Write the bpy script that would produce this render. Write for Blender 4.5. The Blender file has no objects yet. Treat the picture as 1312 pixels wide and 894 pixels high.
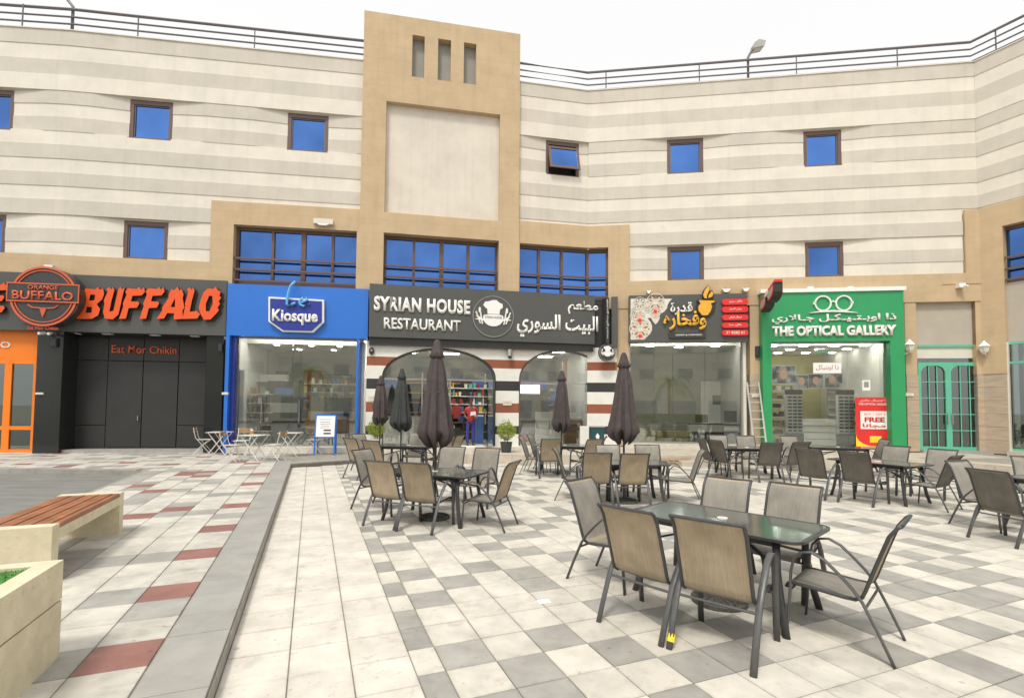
import bpy, math, random
from mathutils import Vector, Matrix
random.seed(7)
S = bpy.context.scene
COL = S.collection
# ------------------------------------------------------------------ camera, world, sun, exposure
FPX, PITCH, ROLL, CYP, CXP, CAMH = 632.7, math.radians(2.371), math.radians(.508), 495.2, 656.0, 1.7
_cp, _sp = math.cos(PITCH), math.sin(PITCH)
FW = Vector((0, _cp, _sp)); _U0 = Vector((0, -_sp, _cp)); _R0 = Vector((1, 0, 0))
RT = math.cos(ROLL)*_R0 + math.sin(ROLL)*_U0
UP = -math.sin(ROLL)*_R0 + math.cos(ROLL)*_U0
cd = bpy.data.cameras.new('camera'); cam = bpy.data.objects.new('camera', cd); COL.objects.link(cam)
m = Matrix.Identity(4)
for i in range(3):
    m[i][0] = RT[i]; m[i][1] = UP[i]; m[i][2] = -FW[i]
m[2][3] = CAMH
cam.matrix_world = m
cd.sensor_fit = 'HORIZONTAL'; cd.sensor_width = 36; cd.lens = FPX/1312*36
cd.shift_y = (CYP-447)/1312; cd.clip_start = .05; cd.clip_end = 2000
S.camera = cam
SUN_EL, SUN_AZ = math.radians(58), math.radians(200)      # high soft sun from behind-left of the camera
w = bpy.data.worlds.new('World'); S.world = w; w.use_nodes = True
nt = w.node_tree; nt.nodes.clear()
out = nt.nodes.new('ShaderNodeOutputWorld'); bg = nt.nodes.new('ShaderNodeBackground')
sky = nt.nodes.new('ShaderNodeTexSky'); sky.sky_type = 'NISHITA'; sky.sun_disc = False
sky.sun_elevation = SUN_EL; sky.sun_rotation = SUN_AZ
sky.air_density = 1.6; sky.dust_density = 6.0; sky.ozone_density = 1.0
hs = nt.nodes.new('ShaderNodeHueSaturation'); hs.inputs['Saturation'].default_value = .16
mx = nt.nodes.new('ShaderNodeMix'); mx.data_type = 'RGBA'; mx.inputs[0].default_value = .6
nt.links.new(sky.outputs[0], hs.inputs['Color']); nt.links.new(hs.outputs[0], mx.inputs[6])
mx.inputs[7].default_value = (10.9, 10.9, 10.7, 1)          # the even veil of thin bright cloud
nt.links.new(mx.outputs[2], bg.inputs['Color']); bg.inputs['Strength'].default_value = .10
nt.links.new(bg.outputs[0], out.inputs[0])
ld = bpy.data.lights.new('sun', 'SUN'); ld.energy = 1.6; ld.angle = math.radians(11); ld.color = (1, .95, .86)
sun = bpy.data.objects.new('sun', ld); COL.objects.link(sun)
_sd = Vector((math.sin(SUN_AZ)*math.cos(SUN_EL), math.cos(SUN_AZ)*math.cos(SUN_EL), math.sin(SUN_EL)))
sun.rotation_euler = _sd.to_track_quat('Z', 'Y').to_euler(); sun.location = (0, -10, 30)
S.view_settings.view_transform = 'Standard'; S.view_settings.look = 'None'
S.view_settings.gamma = 1; S.view_settings.exposure = 0.36
S.cycles.max_bounces = 8; S.cycles.transparent_max_bounces = 12; S.cycles.use_denoising = True
S.cycles.caustics_reflective = False; S.cycles.caustics_refractive = False

# ------------------------------------------------------------------ measuring: photograph point -> point on a wall or the ground
def ray(px, py): return FW + RT*((px-CXP)/FPX) - UP*((py-CYP)/FPX)
def gnd(px, py, z=0.0):
    d = ray(px, py); t = (z-CAMH)/d.z; return Vector((t*d.x, t*d.y, z))
SEG = {}
def defseg(n, a, b):
    a = Vector(a); b = Vector(b); u = (b-a).normalized()
    SEG[n] = (a, u, Vector((-u.y, u.x)), (b-a).length, math.atan2(u.y, u.x))
defseg('A', (-24, 14.87), (-14.52, 15.65)); defseg('B', (-14.52, 15.65), (-5.36, 16.93))
defseg('C', (-5.36, 16.93), (2.85, 18.5)); defseg('D', (2.85, 18.5), (16.0, 16.74)); defseg('E', (16.0, 16.74), (20.36, 8.87))
def sw(s, u, d, z):
    a, ux, n, L, ang = SEG[s]; p = a + ux*u + n*d; return Vector((p.x, p.y, z))
def W(s, px, py, d=0.0):
    a, ux, n, L, ang = SEG[s]; r = ray(px, py); a = a + n*d
    t = (n.x*a.x+n.y*a.y)/(n.x*r.x+n.y*r.y); p = Vector((t*r.x, t*r.y)); return ((p-a).dot(ux), CAMH+t*r.z)
def L(s): return SEG[s][3]
GAZ = math.radians(-22); G1 = Vector((math.sin(GAZ), math.cos(GAZ))); G2 = Vector((math.cos(GAZ), -math.sin(GAZ)))
def gp(a, b): p = G2*a + G1*b; return p

# ------------------------------------------------------------------ materials
M = {}
def nd(t, k, **kw):
    n = t.nodes.new(k)
    for a, b in kw.items(): setattr(n, a, b)
    return n
def pm(name, col, rough=.6, var=.08, vs=3.0, bump=0.0, bs=60.0, metal=0.0, spec=.5, stain=None, stretch=None, emit=None, coat=0, rnd=0.0, col2=None, grid=None, streak=0.0, courses=None, spots=None):
    ma = bpy.data.materials.new(name); ma.use_nodes = True; t = ma.node_tree; p = t.nodes['Principled BSDF']
    p.inputs['Roughness'].default_value = rough; p.inputs['Metallic'].default_value = metal
    p.inputs['Specular IOR Level'].default_value = spec
    if coat: p.inputs['Coat Weight'].default_value = coat; p.inputs['Coat Roughness'].default_value = .08
    c2 = tuple(col)+(1,)
    if var or stain or rnd or col2:
        g = nd(t, 'ShaderNodeNewGeometry'); mp = nd(t, 'ShaderNodeMapping'); t.links.new(g.outputs['Position'], mp.inputs[0])
        if stretch: mp.inputs['Scale'].default_value = stretch
        n = nd(t, 'ShaderNodeTexNoise'); n.inputs['Scale'].default_value = vs; n.inputs['Detail'].default_value = 6; n.inputs['Roughness'].default_value = .62
        t.links.new(mp.outputs[0], n.inputs['Vector'])
        mr = nd(t, 'ShaderNodeMapRange'); mr.inputs[1].default_value = .3; mr.inputs[2].default_value = .7
        mr.inputs[3].default_value = 1-var*1.6; mr.inputs[4].default_value = 1+var*.9
        t.links.new(n.outputs[0], mr.inputs[0]); last = mr.outputs[0]
        if rnd:
            oi = nd(t, 'ShaderNodeObjectInfo'); ad = nd(t, 'ShaderNodeMath', operation='ADD'); fr = nd(t, 'ShaderNodeMath', operation='FRACT')
            t.links.new(oi.outputs['Random'], ad.inputs[0]); t.links.new(g.outputs['Random Per Island'], ad.inputs[1]); t.links.new(ad.outputs[0], fr.inputs[0])
            r2 = nd(t, 'ShaderNodeMapRange'); r2.inputs[3].default_value = 1-rnd; r2.inputs[4].default_value = 1+rnd*.6
            t.links.new(fr.outputs[0], r2.inputs[0]); mm = nd(t, 'ShaderNodeMath', operation='MULTIPLY')
            t.links.new(last, mm.inputs[0]); t.links.new(r2.outputs[0], mm.inputs[1]); last = mm.outputs[0]
        if stain:   # (scale, threshold, width, dark colour factor)
            n2 = nd(t, 'ShaderNodeTexNoise'); n2.inputs['Scale'].default_value = stain[0]; n2.inputs['Detail'].default_value = 8; n2.inputs['Roughness'].default_value = .7
            t.links.new(g.outputs['Position'], n2.inputs['Vector'])
            r3 = nd(t, 'ShaderNodeMapRange'); r3.inputs[1].default_value = stain[1]; r3.inputs[2].default_value = stain[1]+stain[2]
            r3.inputs[3].default_value = 1; r3.inputs[4].default_value = stain[3]
            t.links.new(n2.outputs[0], r3.inputs[0]); mm = nd(t, 'ShaderNodeMath', operation='MULTIPLY')
            t.links.new(last, mm.inputs[0]); t.links.new(r3.outputs[0], mm.inputs[1]); last = mm.outputs[0]
        if streak:  # rain streaks down a wall
            mp3 = nd(t, 'ShaderNodeMapping'); mp3.inputs['Scale'].default_value = (5.5, 5.5, .28); t.links.new(g.outputs['Position'], mp3.inputs[0])
            n5 = nd(t, 'ShaderNodeTexNoise'); n5.inputs['Scale'].default_value = 1; n5.inputs['Detail'].default_value = 4; t.links.new(mp3.outputs[0], n5.inputs['Vector'])
            r6 = nd(t, 'ShaderNodeMapRange'); r6.inputs[1].default_value = .5; r6.inputs[2].default_value = .75; r6.inputs[3].default_value = 1; r6.inputs[4].default_value = 1-streak*1.6
            t.links.new(n5.outputs[0], r6.inputs[0]); mm = nd(t, 'ShaderNodeMath', operation='MULTIPLY'); t.links.new(last, mm.inputs[0]); t.links.new(r6.outputs[0], mm.inputs[1]); last = mm.outputs[0]
        if courses: # faint joints of the rendered block courses
            sx = nd(t, 'ShaderNodeSeparateXYZ'); t.links.new(g.outputs['Position'], sx.inputs[0])
            m2 = nd(t, 'ShaderNodeMath', operation='PINGPONG'); m2.inputs[1].default_value = courses[0]/2; t.links.new(sx.outputs[2], m2.inputs[0])
            r7 = nd(t, 'ShaderNodeMapRange'); r7.inputs[1].default_value = .004; r7.inputs[2].default_value = .018; r7.inputs[3].default_value = courses[1]; r7.inputs[4].default_value = 1
            t.links.new(m2.outputs[0], r7.inputs[0]); mm = nd(t, 'ShaderNodeMath', operation='MULTIPLY'); t.links.new(last, mm.inputs[0]); t.links.new(r7.outputs[0], mm.inputs[1]); last = mm.outputs[0]
        if spots:   # gum, oil and scuff marks: (scale, threshold, factor)
            for sc_, th_, fc_ in spots:
                n6 = nd(t, 'ShaderNodeTexNoise'); n6.inputs['Scale'].default_value = sc_; n6.inputs['Detail'].default_value = 2; n6.inputs['Distortion'].default_value = .15; t.links.new(g.outputs['Position'], n6.inputs['Vector'])
                r8 = nd(t, 'ShaderNodeMapRange'); r8.inputs[1].default_value = th_; r8.inputs[2].default_value = th_+.035; r8.inputs[3].default_value = 1; r8.inputs[4].default_value = fc_
                t.links.new(n6.outputs[0], r8.inputs[0]); mm = nd(t, 'ShaderNodeMath', operation='MULTIPLY'); t.links.new(last, mm.inputs[0]); t.links.new(r8.outputs[0], mm.inputs[1]); last = mm.outputs[0]
        if grid:    # grime gathered along the joints of a tile grid (a0, pitch a, b0, pitch b)
            rot = nd(t, 'ShaderNodeVectorRotate'); rot.rotation_type = 'Z_AXIS'; rot.inputs['Angle'].default_value = GAZ
            t.links.new(g.outputs['Position'], rot.inputs['Vector']); sx = nd(t, 'ShaderNodeSeparateXYZ'); t.links.new(rot.outputs[0], sx.inputs[0]); es = []
            for ax, o_, pch in ((0, grid[0], grid[1]), (1, grid[2], grid[3])):
                m1 = nd(t, 'ShaderNodeMath', operation='SUBTRACT'); m1.inputs[1].default_value = o_; t.links.new(sx.outputs[ax], m1.inputs[0])
                m2 = nd(t, 'ShaderNodeMath', operation='PINGPONG'); m2.inputs[1].default_value = pch/2; t.links.new(m1.outputs[0], m2.inputs[0]); es.append(m2.outputs[0])
            mi = nd(t, 'ShaderNodeMath', operation='MINIMUM'); t.links.new(es[0], mi.inputs[0]); t.links.new(es[1], mi.inputs[1])
            n4 = nd(t, 'ShaderNodeTexNoise'); n4.inputs['Scale'].default_value = 9; n4.inputs['Detail'].default_value = 5; t.links.new(g.outputs['Position'], n4.inputs['Vector'])
            ma2 = nd(t, 'ShaderNodeMath', operation='MULTIPLY_ADD'); ma2.inputs[1].default_value = .07; ma2.inputs[2].default_value = -.028; t.links.new(n4.outputs[0], ma2.inputs[0])
            ad4 = nd(t, 'ShaderNodeMath', operation='ADD'); t.links.new(mi.outputs[0], ad4.inputs[0]); t.links.new(ma2.outputs[0], ad4.inputs[1])
            r5 = nd(t, 'ShaderNodeMapRange'); r5.inputs[1].default_value = 0; r5.inputs[2].default_value = .035; r5.inputs[3].default_value = .87; r5.inputs[4].default_value = 1
            t.links.new(ad4.outputs[0], r5.inputs[0]); mm = nd(t, 'ShaderNodeMath', operation='MULTIPLY'); t.links.new(last, mm.inputs[0]); t.links.new(r5.outputs[0], mm.inputs[1]); last = mm.outputs[0]
        vm = nd(t, 'ShaderNodeVectorMath', operation='SCALE'); vm.inputs[0].default_value = col
        if col2:
            n3 = nd(t, 'ShaderNodeTexNoise'); n3.inputs['Scale'].default_value = vs*.7; n3.inputs['Detail'].default_value = 4
            t.links.new(mp.outputs[0], n3.inputs['Vector'])
            r4 = nd(t, 'ShaderNodeMapRange'); r4.inputs[1].default_value = .42; r4.inputs[2].default_value = .58
            t.links.new(n3.outputs[0], r4.inputs[0])
            mc = nd(t, 'ShaderNodeMix', data_type='RGBA'); mc.inputs[6].default_value = c2; mc.inputs[7].default_value = tuple(col2)+(1,)
            t.links.new(r4.outputs[0], mc.inputs[0]); t.links.new(mc.outputs[2], vm.inputs[0])
        t.links.new(last, vm.inputs['Scale']); t.links.new(vm.outputs[0], p.inputs['Base Color'])
    else:
        p.inputs['Base Color'].default_value = c2
    if bump:
        g2 = nd(t, 'ShaderNodeNewGeometry'); nb = nd(t, 'ShaderNodeTexNoise'); nb.inputs['Scale'].default_value = bs; nb.inputs['Detail'].default_value = 5
        bp = nd(t, 'ShaderNodeBump'); bp.inputs['Strength'].default_value = bump; bp.inputs['Distance'].default_value = .01
        t.links.new(g2.outputs['Position'], nb.inputs['Vector']); t.links.new(nb.outputs[0], bp.inputs['Height']); t.links.new(bp.outputs[0], p.inputs['Normal'])
    if emit:
        p.inputs['Emission Color'].default_value = c2; p.inputs['Emission Strength'].default_value = emit
    M[name] = ma; return ma
def glass(name, tint, refl=.25, rough=.02, body=0.0, bodycol=(.02, .02, .02)):
    ma = bpy.data.materials.new(name); ma.use_nodes = True; t = ma.node_tree; t.nodes.clear()
    o = nd(t, 'ShaderNodeOutputMaterial'); tr = nd(t, 'ShaderNodeBsdfTransparent'); tr.inputs[0].default_value = tuple(tint)+(1,)
    gl = nd(t, 'ShaderNodeBsdfGlossy'); gl.inputs['Roughness'].default_value = rough; gl.inputs[0].default_value = (.9, .95, .93, 1)
    fr = nd(t, 'ShaderNodeFresnel'); fr.inputs[0].default_value = 1.5
    ad = nd(t, 'ShaderNodeMath', operation='MULTIPLY_ADD'); ad.inputs[1].default_value = 1.15; ad.inputs[2].default_value = refl-.06; ad.use_clamp = True
    mx = nd(t, 'ShaderNodeMixShader'); t.links.new(fr.outputs[0], ad.inputs[0]); t.links.new(ad.outputs[0], mx.inputs[0])
    base = tr.outputs[0]
    if body:
        df = nd(t, 'ShaderNodeBsdfDiffuse'); df.inputs[0].default_value = tuple(bodycol)+(1,); m2 = nd(t, 'ShaderNodeMixShader'); m2.inputs[0].default_value = body
        t.links.new(tr.outputs[0], m2.inputs[1]); t.links.new(df.outputs[0], m2.inputs[2]); base = m2.outputs[0]
    t.links.new(base, mx.inputs[1]); t.links.new(gl.outputs[0], mx.inputs[2]); t.links.new(mx.outputs[0], o.inputs[0])
    M[name] = ma; return ma
def fabric(name, col, trans=.25, scale=260):
    ma = bpy.data.materials.new(name); ma.use_nodes = True; t = ma.node_tree; p = t.nodes['Principled BSDF']; o = t.nodes['Material Output']
    tc = nd(t, 'ShaderNodeTexCoord'); mp = nd(t, 'ShaderNodeMapping'); mp.inputs['Scale'].default_value = (scale, 6, 6)
    n = nd(t, 'ShaderNodeTexNoise'); n.inputs['Scale'].default_value = 1; n.inputs['Detail'].default_value = 3
    t.links.new(tc.outputs['Object'], mp.inputs[0]); t.links.new(mp.outputs[0], n.inputs['Vector'])
    g = nd(t, 'ShaderNodeNewGeometry'); n2 = nd(t, 'ShaderNodeTexNoise'); n2.inputs['Scale'].default_value = 6; n2.inputs['Detail'].default_value = 5
    t.links.new(g.outputs['Position'], n2.inputs['Vector'])
    ad = nd(t, 'ShaderNodeMath', operation='ADD'); t.links.new(n.outputs[0], ad.inputs[0]); t.links.new(n2.outputs[0], ad.inputs[1])
    mr = nd(t, 'ShaderNodeMapRange'); mr.inputs[1].default_value = .7; mr.inputs[2].default_value = 1.3; mr.inputs[3].default_value = .78; mr.inputs[4].default_value = 1.18
    oi = nd(t, 'ShaderNodeObjectInfo'); r2 = nd(t, 'ShaderNodeMapRange'); r2.inputs[3].default_value = .88; r2.inputs[4].default_value = 1.1
    t.links.new(oi.outputs['Random'], r2.inputs[0]); mm = nd(t, 'ShaderNodeMath', operation='MULTIPLY')
    t.links.new(ad.outputs[0], mr.inputs[0]); t.links.new(mr.outputs[0], mm.inputs[0]); t.links.new(r2.outputs[0], mm.inputs[1])
    vm = nd(t, 'ShaderNodeVectorMath', operation='SCALE'); vm.inputs[0].default_value = col; t.links.new(mm.outputs[0], vm.inputs['Scale'])
    t.links.new(vm.outputs[0], p.inputs['Base Color']); p.inputs['Roughness'].default_value = .85; p.inputs['Specular IOR Level'].default_value = .2
    if trans:
        tl = nd(t, 'ShaderNodeBsdfTranslucent'); t.links.new(vm.outputs[0], tl.inputs[0]); ms = nd(t, 'ShaderNodeMixShader'); ms.inputs[0].default_value = trans
        t.links.new(p.outputs[0], ms.inputs[1]); t.links.new(tl.outputs[0], ms.inputs[2]); t.links.new(ms.outputs[0], o.inputs[0])
    M[name] = ma; return ma
pm('cream', (.745, .695, .60), .85, .06, 1.1, .3, 40, stain=(.9, .54, .2, .92), streak=.035)
pm('greyband', (.60, .555, .475), .85, .06, 1.1, .3, 40, stain=(.9, .54, .2, .92), streak=.04)
pm('tan', (.555, .415, .255), .85, .06, 1.6, .3, 50, stain=(1.3, .54, .2, .91), streak=.04, courses=(.48, .93))
pm('panelplaster', (.70, .64, .55), .85, .07, .9, .25, 50, stain=(.7, .50, .25, .90), streak=.045)
pm('greyplaster', (.47, .42, .35), .85, .06, 1.2, .2, 50)
pm('travertine', (.52, .39, .27), .6, .10, 3, .05, 40, stretch=(1, 1, 5), col2=(.44, .36, .28))
pm('brownmetal', (.14, .085, .070), .45, .05, 4)
pm('railmetal', (.17, .15, .16), .45, .05, 4)
pm('blackpanel', (.045, .045, .043), .35, .10, 1.2)
pm('darkgrey', (.085, .085, .08), .5, .05, 1.2)
pm('blackdoor', (.030, .030, .030), .5, .10, 1.5)
pm('blackgranite', (.022, .025, .023), .12, .12, 30)
pm('orange', (.90, .22, .012), .4, .03, 2)
pm('orangeletter', (.82, .10, .015), .4, .04, 4)
pm('letteredge', (.03, .025, .02), .5, 0)
pm('logoorange', (.62, .12, .05), .5, 0)
pm('blueclad', (.028, .17, .62), .3, .03, 1.5)
pm('navy', (.022, .04, .30), .4, .06, 6)
pm('skyblue', (.13, .43, .78), .4, 0)
pm('white', (.80, .79, .75), .5, .03, 3)
pm('offwhite', (.70, .67, .58), .5, .05, 3)
pm('dirtywhite', (.60, .56, .48), .6, .15, 5)
pm('signwhite', (.85, .84, .80), .4, 0)
pm('redstripe', (.29, .09, .045), .6, .08, 3)
pm('whitestripe', (.78, .76, .70), .5, .04, 3)
pm('blackstripe', (.035, .037, .035), .4, .08, 3)
pm('green', (.028, .32, .115), .35, .03, 1.5)
pm('mint', (.13, .50, .33), .4, .05, 4)
pm('yellow', (.80, .42, .04), .4, .05, 6)
pm('red', (.72, .03, .03), .4, .04, 4)
pm('brightyellow', (.9, .66, .03), .4, 0)
pm('silver', (.55, .55, .54), .25, .05, 4, metal=.9)
pm('aluminium', (.66, .66, .62), .4, .05, 4, metal=.25)
pm('plastergrey', (.30, .29, .26), .7, .05, 3)
pm('umbrella', (.074, .058, .058), .8, .18, 9, .15, 300)
pm('umbrelladark', (.045, .048, .046), .8, .18, 9, .15, 300)
pm('frame', (.045, .045, .046), .38, .10, 20, spec=.6)
pm('chairframe', (.085, .085, .086), .38, .12, 20, spec=.6)
pm('basestone', (.10, .095, .085), .7, .35, 35, .5, 60)
pm('bistrowhite', (.72, .69, .64), .5, .06, 10)
pm('bistrowood', (.42, .24, .10), .6, .12, 12)
pm('benchwood', (.34, .135, .06), .5, .22, 5, .15, 80, stretch=(1, 1, 1), stain=(5, .6, .12, 1.9), rnd=.12)
pm('benchstone', (.68, .61, .43), .75, .10, 6, .3, 90, stain=(14, .58, .1, .82))
CG = (.838, .348, 2.82, .3445); TG = (-.88, .3855, 3.645, .3855); BG = (-.10, .378, 3.447, .378)
pm('tilewhite', (.64, .60, .525), .62, .13, 3.4, .15, 70, stain=(5, .55, .16, .80), rnd=.08, grid=CG, spots=((15, .70, .72), (3.1, .64, .90), (38, .725, .72)))
pm('bandtile', (.665, .62, .545), .62, .12, 3.4, .15, 70, stain=(8, .58, .10, .74), rnd=.06, grid=BG, spots=((15, .70, .72), (3.1, .64, .90), (38, .725, .72)))
pm('tilegrey', (.365, .352, .318), .6, .13, 3.6, .15, 70, stain=(6, .58, .12, .84), rnd=.10, grid=CG, spots=((15, .70, .72), (3.1, .64, .90), (38, .725, .72)))
pm('terracewhite', (.60, .57, .505), .62, .14, 3.4, .15, 70, stain=(6, .54, .16, .78), rnd=.09, grid=TG, spots=((15, .70, .72), (3.1, .64, .90), (38, .725, .72)))
pm('terracegrey', (.375, .365, .33), .6, .13, 3.6, .15, 70, stain=(6, .58, .12, .84), rnd=.10, grid=TG, spots=((15, .70, .72), (3.1, .64, .90), (38, .725, .72)))
pm('tilered', (.31, .15, .125), .6, .13, 3, .15, 70, stain=(6, .58, .15, 1.22), rnd=.10, grid=TG, spots=((15, .70, .72), (3.1, .64, .90), (38, .725, .72)))
pm('coping', (.35, .34, .31), .65, .10, 3, .12, 70, stain=(4, .57, .2, 1.18), rnd=.05)
pm('kerbface', (.34, .32, .28), .8, .20, 6, .3, 60)
pm('grout', (.33, .305, .26), .9, .15, 6)
pm('asphalt', (.215, .215, .20), .85, .16, 1.2, .4, 160, stretch=(1, 4, 1), stain=(2.2, .6, .15, .8))
pm('ground', (.30, .28, .24), .9, .10, .6)
pm('stepstone', (.56, .50, .41), .7, .10, 3, .15, 60, stain=(6, .57, .16, .85), rnd=.06)
pm('turf', (.05, .27, .035), .9, .45, 18, col2=(.10, .24, .05))
pm('leaf', (.30, .38, .04), .6, .25, 30, rnd=.3)
pm('pot', (.055, .055, .058), .6, .1, 8)
pm('skin', (.16, .08, .05), .6, 0)
pm('hair', (.01, .009, .008), .7, 0)
pm('shirt', (.42, .03, .035), .8, .12, 20)
pm('trousers', (.045, .05, .24), .8, .12, 20)
pm('paper', (.8, .8, .78), .7, 0)
pm('inwhite', (.72, .71, .66), .7, .04, 2)
pm('ingrey', (.42, .41, .38), .7, .08, 1.2)
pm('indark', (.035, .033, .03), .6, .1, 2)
pm('infloor', (.42, .40, .36), .25, .06, 3)
pm('inyellow', (.66, .60, .26), .6, .05, 2)
pm('inwood', (.36, .19, .09), .5, .12, 4, stretch=(1, 1, 8))
pm('inblue', (.08, .16, .42), .5, .08, 2)
pm('inred', (.35, .05, .04), .5, .1, 3)
pm('wicker', (.48, .28, .10), .7, .25, 40)
pm('lightpanel', (1, .98, .94), .5, 0, emit=22.0)
pm('fillglow', (1, .97, .9), .5, 0, emit=9.0)  # glow of the unseen strips added to brighten the shop rooms
pm('restback', (.10, .115, .13), .6, .3, 1.2, col2=(.30, .28, .25))
pm('latticehole', (.30, .22, .14), .7, .1, 5)
pm('pale', (.80, .74, .62), .8, .05, 1)
pm('signlight', (.70, .85, 1), .5, 0, emit=3.0)
pm('bin', (.015, .07, .075), .5, .06, 6)
pm('photo', (.40, .46, .50), .5, .35, 5, col2=(.10, .08, .09))
pm('peach', (.72, .42, .30), .6, .1, 6)
pm('brick', (.50, .36, .24), .7, .10, 5, rnd=.15)
glass('shopglass', (.95, .97, .955), .19)
glass('clearglass', (.95, .97, .955), .11)
glass('darkglass', (.40, .45, .42), .22)
glass('tableglass', (.16, .20, .18), .10, .11, .74, (.13, .138, .128))
def bluewin(name, c, r):
    ma = bpy.data.materials.new(name); ma.use_nodes = True; t = ma.node_tree; p = t.nodes['Principled BSDF']
    p.inputs['Base Color'].default_value = tuple(c)+(1,); p.inputs['Metallic'].default_value = .92; p.inputs['Roughness'].default_value = r
    g = nd(t, 'ShaderNodeNewGeometry'); nb = nd(t, 'ShaderNodeTexNoise'); nb.inputs['Scale'].default_value = .8
    bp = nd(t, 'ShaderNodeBump'); bp.inputs['Strength'].default_value = .25; bp.inputs['Distance'].default_value = .02
    t.links.new(g.outputs['Position'], nb.inputs['Vector']); t.links.new(nb.outputs[0], bp.inputs['Height']); t.links.new(bp.outputs[0], p.inputs['Normal']); M[name] = ma
    n2 = nd(t, 'ShaderNodeTexNoise'); n2.inputs['Scale'].default_value = .45; n2.inputs['Detail'].default_value = 3; t.links.new(g.outputs['Position'], n2.inputs['Vector'])  # broad noise in the base colour imitates reflection gradients
    oi = nd(t, 'ShaderNodeObjectInfo'); m1 = nd(t, 'ShaderNodeMath', operation='MULTIPLY_ADD'); m1.inputs[1].default_value = .22; t.links.new(oi.outputs['Random'], m1.inputs[0]); t.links.new(n2.outputs[0], m1.inputs[2])
    mr = nd(t, 'ShaderNodeMapRange'); mr.inputs[1].default_value = .35; mr.inputs[2].default_value = .85; mr.inputs[3].default_value = .62; mr.inputs[4].default_value = 1.3; t.links.new(m1.outputs[0], mr.inputs[0])
    vm = nd(t, 'ShaderNodeVectorMath', operation='SCALE'); vm.inputs[0].default_value = c; t.links.new(mr.outputs[0], vm.inputs['Scale']); t.links.new(vm.outputs[0], p.inputs['Base Color'])
bluewin('blueglass', (.078, .180, .48), .08)
fabric('slingfront', (.36, .335, .29)); fabric('slingtan', (.56, .46, .33), .36); fabric('slingdark', (.215, .20, .17), .28)

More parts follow.
